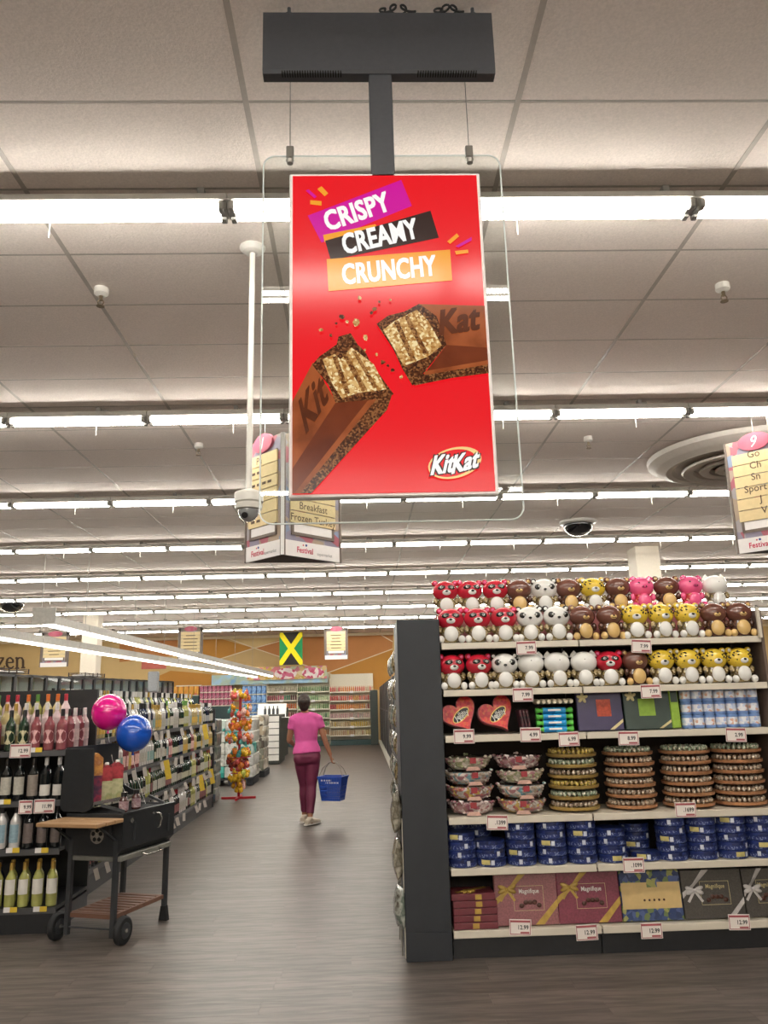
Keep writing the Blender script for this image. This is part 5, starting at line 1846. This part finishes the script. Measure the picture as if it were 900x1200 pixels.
for s, z in enumerate(RZS):
    n = 60
    seg = 0
    for i in range(n):
        if i % 3 == 0 or random.random() < .3:
            seg = random.choice(sets[s])
        y = 7.16+(13.1-7.16)*i/(n-1)
        o, u = run[seg]
        if u:
            o = dup(o)
        run[seg][1] = True
        o.location = (RXF-.06, y, z)
        o.rotation_euler.z = PI/2+random.uniform(-.25, .25)
        tag(o, 'wine bay bottle along the aisle, %s shelf, %s' % (('top', 'second', 'third', 'bottom')[s], '%s from the camera' % ORD[i+1]), 'bottle', 'bottles along the wine bays')
for s, z in ((0, 1.393), (1, .935), (2, .585), (3, .2)):
    mb = MB()
    for i in range(50):
        y = 7.18+i*.118
        k = random.choice(sets[s])
        mb.lathe(bottle_profile(.04, .32 if s else .34), 8, (RXF-(.19 if s else .34), y, z), mi=k % 6)
        mb.lathe([(.016, .28), (.016, .322+(.02 if not s else 0)), (.0005, .323)], 6, (RXF-(.19 if s else .34), y, z), mi=6+k % 3)
    o = mb.build('back_row_bottles', [g_clear, g_green, g_blue, g_white, g_dark, g_yel, c_white, c_dark, c_gold])
    tag(o, 'bottles standing behind the front row on the %s shelf of the wine bays' % ('top', 'second', 'third', 'bottom')[s], 'bottles', None, 'stuff')
m_wtag = pm('hanging tag', 'c0b8b0', rough=.6)
for s, z in enumerate(RZS):
    y = 7.5
    j = 0
    while y < 13.1:
        j += 1
        h_ = random.uniform(.085, .11)
        o = MB().box((.0, 0, -h_/2), (.042, .003, h_)).build('price_tag', m_wtag, None, (RXF+.012, y, z-.01)) if (s, j) == (0, 1) else dup(wob, (RXF+.012, y, z-.01))
        if (s, j) == (0, 1):
            wob = o
        o.rotation_euler = (0, random.uniform(-.5, .1), random.uniform(.2, .9))
        tag(o, 'white price tag hanging from the %s shelf of the wine bays, %s from the camera' % (('top', 'second', 'third', 'bottom')[s], ORD[j]), 'price tag', 'hanging tags on the wine bays')
        y += random.choice((.3, .42, .55, .75))
for i, (y, z) in enumerate(((9.9, .93), (12.2, 1.28), (12.0, .58), (12.8, .6))):
    o = MB().box((0, 0, -.11), (.07, .004, .22)).build('shelf_flag', m_ytag, None, (RXF+.02, y, z))
    o.rotation_euler = (0, -.2, .5)
    tag(o, 'long yellow shelf flag on the wine bays, %s from the camera' % ORD[i+1], 'sign', 'yellow shelf flags')

# ================================================================ barbecue cart
m_gr = pm('black stove enamel', '26282b', rough=.45, var=.1, scale=30)
m_grd = pm('dark steel leg', '343639', rough=.4)
m_chr = pm('chrome', 'b8b6b2', rough=.2, metal=.8)
m_wood = pm('tan wood plank', '', rough=.55, cols=['8a6a4a', 'a5825c', '94724f'], scale=9, stretch=(1, .12, 1))
m_woodd = pm('red brown wood slat', '', rough=.55, cols=['6a4a3c', '7a5848', '5e4034'], scale=9, stretch=(1, .12, 1))
m_rub = pm('black rubber wheel', '1d1e20', rough=.7)
gr = thing('barbecue_cart', 'black charcoal barbecue cart on wheels with an open lid and wooden side shelf', 'barbecue', (-1.674, 5.87, 0), math.atan2(.944, .33))
GL, GW = .65, .47
bd = MB()
pr = [(0, .83), (0, .6), (.05, .555), (GW-.05, .555), (GW, .6), (GW, .83)]
A = Matrix(((0, 0, 1, 0), (1, 0, 0, 0), (0, 1, 0, 0), (0, 0, 0, 1)))
for i in range(len(pr)-1):
    (a0, b0_), (a1, b1) = pr[i], pr[i+1]
    bd.add([(0, a0, b0_), (GL, a0, b0_), (GL, a1, b1), (0, a1, b1)], [(0, 1, 2, 3)])
bd.prism(pr, 0, .008, A).prism(pr, GL-.008, GL, A)
bd.build('fire_box', m_gr, gr)
mb = MB()
for i in range(22):
    mb.bar((.015+i*.029, .012, .818), (.015+i*.029, GW-.012, .818), .006, .006)
tag(mb.build('grate', m_grd, gr), kind='stuff')
MB().box((GL/2, GW/2, .81), (GL-.03, GW-.02, .004)).build('grate_pan', m_gr, gr)
MB().box((GL/2, .0, .832), (GL+.01, .016, .012)).build('rim_bar', m_grd, gr)
tr = MB().box((GL/2, GW/2-.01, .535), (GL-.02, GW-.04, .035), bev=.005).build('ash_tray', pm('grey steel tray', '85857f', rough=.35, metal=.4), gr)
MB().tube([(GL*.4, .01, .535), (GL*.4, -.03, .525), (GL*.72, -.03, .525), (GL*.72, .01, .535)], .006, 8).build('handle', m_chr, tr)
for i, (x, y) in enumerate(((0.015, .05), (.015, GW-.05), (GL-.015, .05), (GL-.015, GW-.05))):
    lg = MB().box((x, y, .3+.05), (.032, .032, .62 if x < .1 else .7)).build('leg', m_grd, gr)
    if x > .1:
        MB().prism([(-.018, .1), (-.034, 0), (.034, 0), (.018, .1)], -.02, .02, Matrix.Translation((x, y, 0)) @ Matrix(((0, 0, 1, 0), (1, 0, 0, 0), (0, 1, 0, 0), (0, 0, 0, 1)))).build('foot', m_rub, lg)
for y in (-.03, GW+.03):
    wl = MB()
    wl.tube([(0.015, y-.022, .09), (.015, y-.014, .09), (.015, y+.014, .09), (.015, y+.022, .09)], [.078, .09, .09, .078], 24)
    wl = wl.build('wheel', m_rub, gr)
    MB().tube([(.015, y-.027, .09), (.015, y+.027, .09)], .05, 18).build('hub', m_grd, wl)
    MB().tube([(.015, y-.032, .09), (.015, y+.032, .09)], .014, 10).build('hub_cap', m_chr, wl)
MB().cyl((.015, -.03, .09), (.015, GW+.03, .09), .006, 8).build('axle', m_grd, gr)
for i in range(9):
    MB().box((.06+i*.066, GW/2, .175), (.045, GW-.11, .014), bev=.003).build('slat', m_woodd, gr)
for y in (.06, GW-.06):
    MB().bar((.03, y, .165), (GL-.03, y, .165), .022, .028).build('shelf_rail', m_woodd, gr)
MB().bar((.03, .06, .165), (.03, GW-.06, .165), .022, .028).build('shelf_rail', m_woodd, gr)
for i in range(3):
    MB().box((-.065-i*.098, GW/2-.01, .795), (.094, GW+.02, .026), bev=.004).build('shelf_plank', m_wood, gr)
for y in (.05, GW-.05):
    MB().bar((-.29, y, .776), (.0, y, .776), .02, .014).bar((-.2, y, .776), (-.006, y, .66), .014, .014).build('shelf_bracket', m_grd, gr)
# vent wheel on the end face
vt = MB().tube([(-.012, GW*.42, .69), (-.003, GW*.42, .69)], .056, 24).build('vent_disc', m_chr, gr)
for k in range(5):
    a = k*2*PI/5+.3
    MB().tube([(-.014, GW*.42+.032*math.cos(a), .69+.032*math.sin(a)), (-.010, GW*.42+.032*math.cos(a), .69+.032*math.sin(a))], .014, 10).build('vent_hole', m_slot, vt)
MB().box((-.006, GW*.2, .73), (.012, .02, .06)).build('latch', m_grd, gr)
# front emblem and latch
MB().tube([(.1, -.003, .775), (.1, -.008, .775)], .018, 5).build('emblem', m_chr, gr)
MB().tube([(.4, -.004, .79), (.41, -.03, .785), (.43, -.034, .75), (.425, -.02, .69), (.425, -.004, .685)], .006, 8).build('latch_handle', m_chr, gr)
MB().box((.36, -.006, .793), (.016, .014, .016)).build('latch', m_chr, gr)
for x in (.14, .57):
    MB().box((x, -.004, .70), (.01, .01, .12)).build('seam_strip', m_grd, gr)
# opened lid standing at the back: end plates, back, floor lip
ld = MB().box((GL/2, GW+.05, 1.07), (GL-.04, .01, .42)).box((GL/2, .4, .885), (GL-.04, .26, .01)).build('lid', m_gr, gr)
plate = [(a_+.06, b_) for a_, b_ in [(.215, 1.27), (.2, .90), (.215, .86), (.25, .84), (.44, .84), (.465, .86), (.475, .9), (.455, 1.27)]]
MB().prism(plate, .0, .012, A).build('lid_end_plate', m_gr, ld)
MB().prism([(.26, .885), (.535, .885), (.535, 1.0)], GL-.03, GL-.02, A).build('lid_end_plate', m_gr, ld)
MB().bar((.01, .265, .895), (GL-.03, .265, .895), .014, .022).build('lid_lip', m_chr, ld)
MB().bar((.02, .2, .885), (.1, .06, .835), .012, .02).build('lid_arm', m_grd, ld)
MB().bar((GL-.05, .2, .885), (GL-.06, .06, .835), .012, .02).build('lid_arm', m_grd, ld)


def GP(u, v, z):
    a = math.atan2(.944, .33)
    return (-1.674+u*math.cos(a)-v*math.sin(a), 5.87+u*math.sin(a)+v*math.cos(a), z)


GA = math.atan2(.944, .33)
m_jred = pm('carton red print', '', rough=.4, cols=['9a3038', 'b84048', '8a2a34', 'c86a6a'], scale=14)
m_jgrn = pm('carton pale green print', '', rough=.4, cols=['b0b088', 'c8c49a', '98a070', 'c0a878'], scale=14)
m_jor = pm('carton orange print', '', rough=.4, cols=['c8843a', 'd89a4a', 'a86a3a', 'b88a6a'], scale=18)
m_jpur = pm('carton purple print', '', rough=.4, cols=['3a2440', '5a2a48', 'a02a48', '2c2038'], scale=14)
for i, (u, lo, hi, h, lb) in enumerate(((.15, m_jpur, m_jor, .34, 'tall juice carton with orange top and purple base in the barbecue lid'), (.27, m_jgrn, m_jred, .25, 'red and pale green juice carton with white cap, left one'), (.4, m_jgrn, m_jred, .26, 'red and pale green juice carton with white cap, right one'))):
    t = thing('juice_carton', lb, 'carton', GP(u, .36, .891), GA-.75, group='juice cartons')
    MB().box((0, 0, h*.27), (.085, .085, h*.54)).build('lower_print', lo, t)
    MB().box((0, 0, h*.54+h*.17), (.085, .085, h*.34)).build('upper_print', hi, t)
    MB().prism([(-.0425, 0), (.0425, 0), (.0425, .006), (.006, h*.12), (-.006, h*.12), (-.0425, .006)], -.0425, .0425, FRONT(0, 0, h*.88)).build('gable_top', hi, t)
    if i:
        MB().cyl((0.0, -.022, h*.93), (.0, -.03, h*1.05), .016, 12).build('cap', m_white, t)
for i, (u, v) in enumerate(((.17, .12), (.35, .14))):
    t = thing('sauce_bottle', 'small dark-capped sauce bottle with a pink grey label on the barbecue, %s' % ('left one' if i == 0 else 'right one'), 'bottle', GP(u, v, .822), random.uniform(-.4, .4), group='sauce bottles on the barbecue')
    MB().lathe([(.03, 0), (.033, .006), (.033, .08), (.022, .1), (.018, .108)], 14).build('bottle_body', pm('brown sauce', '4a2c28', rough=.2), t)
    MB().lathe([(.0338, .012), (.0338, .075)], 14).build('label', pm('pink grey label', '', rough=.5, cols=['b0989a', '8a6a70', 'c8b4b0'], scale=40), t)
    MB().lathe([(.022, .106), (.022, .135), (.0005, .137)], 14).build('cap', c_dark, t)

# ================================================================ balloons
for nm, c, p, r, lb in (('pink', 'e0148a', (-2.035, 6.6, 1.52), .137, 'shiny hot pink balloon floating above the barbecue'), ('blue', '1a55c0', (-1.815, 6.55, 1.352), .139, 'shiny blue balloon floating above the barbecue')):
    t = thing('balloon', lb, 'balloon', p)
    MB().ball((0, 0, 0), (r, r, r*1.04), 28, 18).build('skin', pm(nm+' latex', c, rough=.12, coat=.8, var=.05, scale=3), t)
    MB().lathe([(.012, -r*1.04-.022), (.005, -r*1.04-.004), (.012, -r*1.04+.004)], 10).build('knot', pm(nm+' latex', c), t)
    q = Vector(GP(.45 if nm == 'pink' else .56, .3 if nm == 'pink' else .2, .9 if nm == 'pink' else .83))-Vector(p)
    MB().tube([(0, 0, -r*1.05-.02), (q.x*.3, q.y*.3, q.z*.6), q], .0015, 5).build('string', m_white, t)

# ================================================================ the shopper
m_skin = pm('brown skin', '9a6a50', rough=.5, var=.06, scale=12)
m_hair = pm('dark brown hair', '', rough=.55, cols=['241914', '33251d', '1b1410'], scale=60, stretch=(1, 1, .2), bump=.4)
m_tee = pm('pink jersey', 'd2579a', rough=.8, var=.12, scale=7, bump=.1)
m_leg = pm('maroon leggings', '6e2442', rough=.6, var=.1, scale=6)
m_shoe = pm('cream sneaker', 'd2c4b2', rough=.6, var=.06)
m_sole = pm('white sole', 'e6e0d8', rough=.5)
PX, PY = -.76, 11.1


def remesh(mb, name, m, parent, vox=.012, smooth=6, ratio=None):
    o = mb.build(name, m)
    r = o.modifiers.new('r', 'REMESH')
    r.mode = 'VOXEL'
    r.voxel_size = vox
    s = o.modifiers.new('s', 'SMOOTH')
    s.iterations = smooth
    s.factor = .5
    bpy.context.view_layer.update()
    me = bpy.data.meshes.new_from_object(o.evaluated_get(bpy.context.evaluated_depsgraph_get()))
    old = o.data
    o.modifiers.clear()
    o.data = me
    bpy.data.meshes.remove(old)
    me.name = name
    for p in me.polygons:
        p.use_smooth = True
    o.parent = parent
    return o


pe = thing('person', 'person in a pink t-shirt and maroon leggings walking away with a blue basket', 'person', (PX, PY, 0))
# joints (x right, y away from the camera, z up)
LH, RH = Vector((-.065, .0, .86)), Vector((.085, -.0, .86))
LK, RK = Vector((-.035, .10, .47)), Vector((.07, -.02, .47))
LA, RA = Vector((-.035, .14, .085)), Vector((.055, -.14, .09))
LS, RS = Vector((-.175, .01, 1.345)), Vector((.165, .0, 1.345))
LE, RE = Vector((-.235, .03, 1.07)), Vector((.245, -.01, 1.08))
LW, RW = Vector((-.19, .22, 1.0)), Vector((.325, .0, .86))
HD = Vector((-.03, .02, 1.55))
torso = [((0.01, 0, .80), (.165, .12)), ((.01, -.01, .87), (.178, .135)), ((.005, 0, .95), (.155, .115)), ((0, .01, 1.05), (.135, .098)), ((-.005, .01, 1.17), (.15, .105)), ((-.005, .01, 1.28), (.165, .105)), ((-.005, .015, 1.36), (.15, .085)), ((-.01, .015, 1.405), (.085, .065)), ((-.015, .015, 1.43), (.055, .055))]


def tor(mb, k=0, lo=0, hi=9, pad=0):
    pts = torso[lo:hi]
    mb.tube([p for p, r in pts], [(r[0]+pad, r[1]+pad) for p, r in pts], 20, X=(1, 0, 0))


def leg(mb, H, K, A, pad=0, end=None):
    a = K.lerp(A, .3)+Vector((0, -.012, 0))
    pts = [H+Vector((0, 0, .02)), H.lerp(K, .35), H.lerp(K, .75), K, a, K.lerp(A, .65), A]
    rs = [.098, .092, .07, .058, .06, .045, .035]
    if end:
        pts[-1] = K.lerp(A, end)
        rs[-1] = .04
    mb.tube(pts, [r+pad for r in rs], 14)


def arm(mb, S, E, W):
    mb.tube([S, S.lerp(E, .3), S.lerp(E, .8), E, E.lerp(W, .3), E.lerp(W, .8), W], [.052, .047, .04, .037, .038, .028, .025], 12)


def hand(mb, W, d, side, curl):
    """palm and five bent fingers; d: direction of the palm, side: towards the thumb"""
    d, side = Vector(d).normalized(), Vector(side).normalized()
    n = d.cross(side).normalized()
    mb.tube([W, W+d*.03, W+d*.085], [(.024, .016), (.036, .017), (.038, .015)], 10, X=side)
    for i, L in enumerate((.07, .078, .073, .058)):
        b = W+d*.08+side*(.028-i*.0185)
        c = b+d*L*.4+n*L*.12*curl
        e = c+d*L*.18*(1-curl*.5)+n*L*.35*curl
        f = e-d*L*.25*curl+n*L*.15*curl+d*L*.2*(1-curl)
        mb.tube([b, c, e, f], [.0095, .009, .0085, .007], 8)
    b = W+d*.03+side*.03
    mb.tube([b, b+side*.025+d*.025+n*.01, b+side*.02+d*.05+n*.03*curl], [.012, .011, .008], 8)


b = MB()
tor(b)
leg(b, LH, LK, LA)
leg(b, RH, RK, RA)
arm(b, LS, LE, LW)
arm(b, RS, RE, RW)
b.tube([LS, LS.lerp(RS, .3), LS.lerp(RS, .7), RS], [.055, .07, .07, .055], 12)
b.tube([(-.015, .015, 1.38), (-.02, .018, 1.44), (-.025, .02, 1.49)], [.06, .05, .05], 12)
b.ball(HD, (.076, .092, .112), 20, 14)
b.ball(HD+Vector((0, .035, -.055)), (.055, .06, .06), 14, 10)
b.tube([HD+Vector((0, .085, .015)), HD+Vector((0, .112, -.02)), HD+Vector((0, .095, -.028))], [.008, .014, .01], 8)
for s in (-1, 1):
    b.ball(HD+Vector((s*.076, -.002, -.01)), (.012, .02, .03), 10, 7)
    b.ball(HD+Vector((s*.0, .09, -.05)), (.022, .012, .007), 8, 6)
hand(b, LW, (.3, .9, -.25), (.6, 0, .8), .5)
hand(b, RW, (.22, .05, -.97), (0, .98, .05), .95)
for A_, dx in ((LA, .06), (RA, .09)):
    b.tube([A_+Vector((0, -.02, -.05)), A_+Vector((dx*.8, .1, -.062))], [.03, .026], 10)
remesh(b, 'body', m_skin, pe, .0075, 4)
for s in (-1, 1):
    e = MB().ball(HD+Vector((s*.03, .082, .012)), (.013, .01, .008), 10, 7).build('eye', m_jw, pe)
    MB().ball(HD+Vector((s*.03, .0905, .012)), (.005, .003, .005), 8, 6).build('pupil', m_jk, e)
MB().ball(HD+Vector((0, .097, -.052)), (.022, .006, .006), 10, 6).build('mouth', pm('lips', '8a4a44', rough=.5), pe)
h = MB()
h.ball(HD+Vector((0, -.022, .03)), (.088, .09, .105), 20, 14)
h.ball(HD+Vector((.005, -.06, -.035)), (.07, .055, .075), 16, 10)
h.ball(HD+Vector((.0, -.085, .02)), (.062, .055, .065), 16, 10)
h.ball(HD+Vector((.0, .02, .075)), (.07, .07, .05), 14, 8)
remesh(h, 'hair', m_hair, pe, .011, 3)
s = MB()
tor(s, lo=2, hi=8, pad=.014)
s.tube([(.008, -.01, .895), (.004, -.006, .96), (0, 0, 1.03)], [(.192, .152), (.182, .142), (.15, .115)], 20, X=(1, 0, 0))
s.tube([LS+Vector((.015, 0, .012)), LS.lerp(RS, .3)+Vector((0, 0, .015)), LS.lerp(RS, .7)+Vector((0, 0, .015)), RS+Vector((-.015, 0, .012))], [.056, .075, .075, .056], 12)
for S in (LS, RS):
    s.ball(S+Vector((0, 0, -.012)), (.064, .064, .062), 14, 10)
s.tube([(-.01, .012, 1.36), (-.015, .015, 1.425)], [(.115, .085), (.064, .06)], 16, X=(1, 0, 0))
for S, E in ((LS, LE), (RS, RE)):
    s.tube([S+Vector((0, 0, -.015)), S.lerp(E, .25), S.lerp(E, .5)], [.06, .06, .06], 12)
remesh(s, 't_shirt', m_tee, pe, .012, 5)
g = MB()
g.tube([(0.008, -.005, .96), (.01, -.005, .92), (.01, -.01, .86), (.01, -.005, .79), (.01, 0, .75)], [(.13, .1), (.168, .128), (.186, .143), (.178, .13), (.12, .08)], 20, X=(1, 0, 0))
for sx in (-.08, .095):
    g.ball((sx, -.055, .83), (.09, .085, .09), 14, 10)
leg(g, LH, LK, LA, .009, .87)
leg(g, RH, RK, RA, .009, .87)
remesh(g, 'leggings', m_leg, pe, .012, 4)
for A_, dx, q in ((LA, .07, 0), (RA, .1, 1)):
    f = MB()
    f.tube([A_+Vector((-dx*.5, -.055, -.045)), A_+Vector((0, 0, -.035)), A_+Vector((dx*.6, .08, -.048)), A_+Vector((dx*1.1, .16, -.058))], [(.036, .036), (.044, .046), (.046, .034), (.034, .022)], 12)
    f.tube([A_+Vector((0, -.02, -.02)), A_+Vector((0, -.015, .015))], [.045, .041], 12)
    f = remesh(f, 'sneaker', m_shoe, pe, .009, 3)
    so = MB().tube([A_+Vector((-dx*.55, -.065, -.075)), A_+Vector((0, 0, -.075)), A_+Vector((dx*.6, .08, -.075)), A_+Vector((dx*1.15, .17, -.075))], [(.034, .012), (.044, .013), (.048, .013), (.03, .012)], 12, X=(1, -.4, 0))
    so.build('sole', m_sole, f)

# ---------------------------------------------------------------- the blue basket in the hand
m_bsk = pm('blue basket plastic', '2a50b0', rough=.35, var=.1, scale=10)
hx = PX+RW.x+.02
HZ = .785
bk = thing('shopping_basket', 'blue plastic shopping basket hanging from the right hand of the shopper', 'basket', (hx+.01, PY, .285), -.35)
tw, td, bw, bd_, hh = .17, .115, .125, .085, .30
BC = [(-1, -1), (1, -1), (1, 1), (-1, 1)]
MB().box((0, 0, .006), (2*bw, 2*bd_, .012)).build('basket_floor', m_bsk, bk)
for i in range(4):
    (ax_, ay_), (bx_, by_) = BC[i], BC[(i+1) % 4]

    def P(f, z):
        k = z/hh
        x0, y0, x1, y1 = ax_*(bw+(tw-bw)*k), ay_*(bd_+(td-bd_)*k), bx_*(bw+(tw-bw)*k), by_*(bd_+(td-bd_)*k)
        return (x0+(x1-x0)*f, y0+(y1-y0)*f, z)
    mb = MB()
    nb = 9 if i % 2 == 0 else 6
    for j in range(nb+1):
        mb.bar(P(j/nb, .0), P(j/nb, hh), .011, .008)
    for z in (.02, .075, .13, .18):
        mb.bar(P(0, z), P(1, z), .008, .018)
    mb.add([P(0, .2), P(1, .2), P(1, .285), P(0, .285)], [(0, 1, 2, 3)])
    mb.build('basket_wall', m_bsk, bk)
    MB().bar(P(-.02, hh), P(1.02, hh), .026, .022).build('rim_bar', m_bsk, bk)
    if i == 0:
        for z, x0, x1 in ((.25, .12, .6), (.22, .3, .9)):
            q = MB()
            n = int((x1-x0)*16)
            for j in range(n):
                a0, a1 = x0+(x1-x0)*j/n, x0+(x1-x0)*(j+.65)/n
                p0_, p1_ = Vector(P(a0, z)), Vector(P(a1, z+.02))
                q.add([(p0_.x, p0_.y-.004, p0_.z), (p1_.x, p0_.y-.004, p0_.z), (p1_.x, p1_.y-.004, p1_.z), (p0_.x, p1_.y-.004, p1_.z)], [(0, 1, 2, 3)])
            tag(q.build('white_print', m_jw, bk), kind='stuff')
for s in (-1, 1):
    MB().tube([(-tw, s*td*.7, hh), (-tw*.75, s*td*.45, hh+.11), (-.05, s*.012, HZ-.285-.02), (.05, s*.012, HZ-.285-.02), (tw*.75, s*td*.45, hh+.11), (tw, s*td*.7, hh)], .005, 8).build('handle', m_wire, bk)
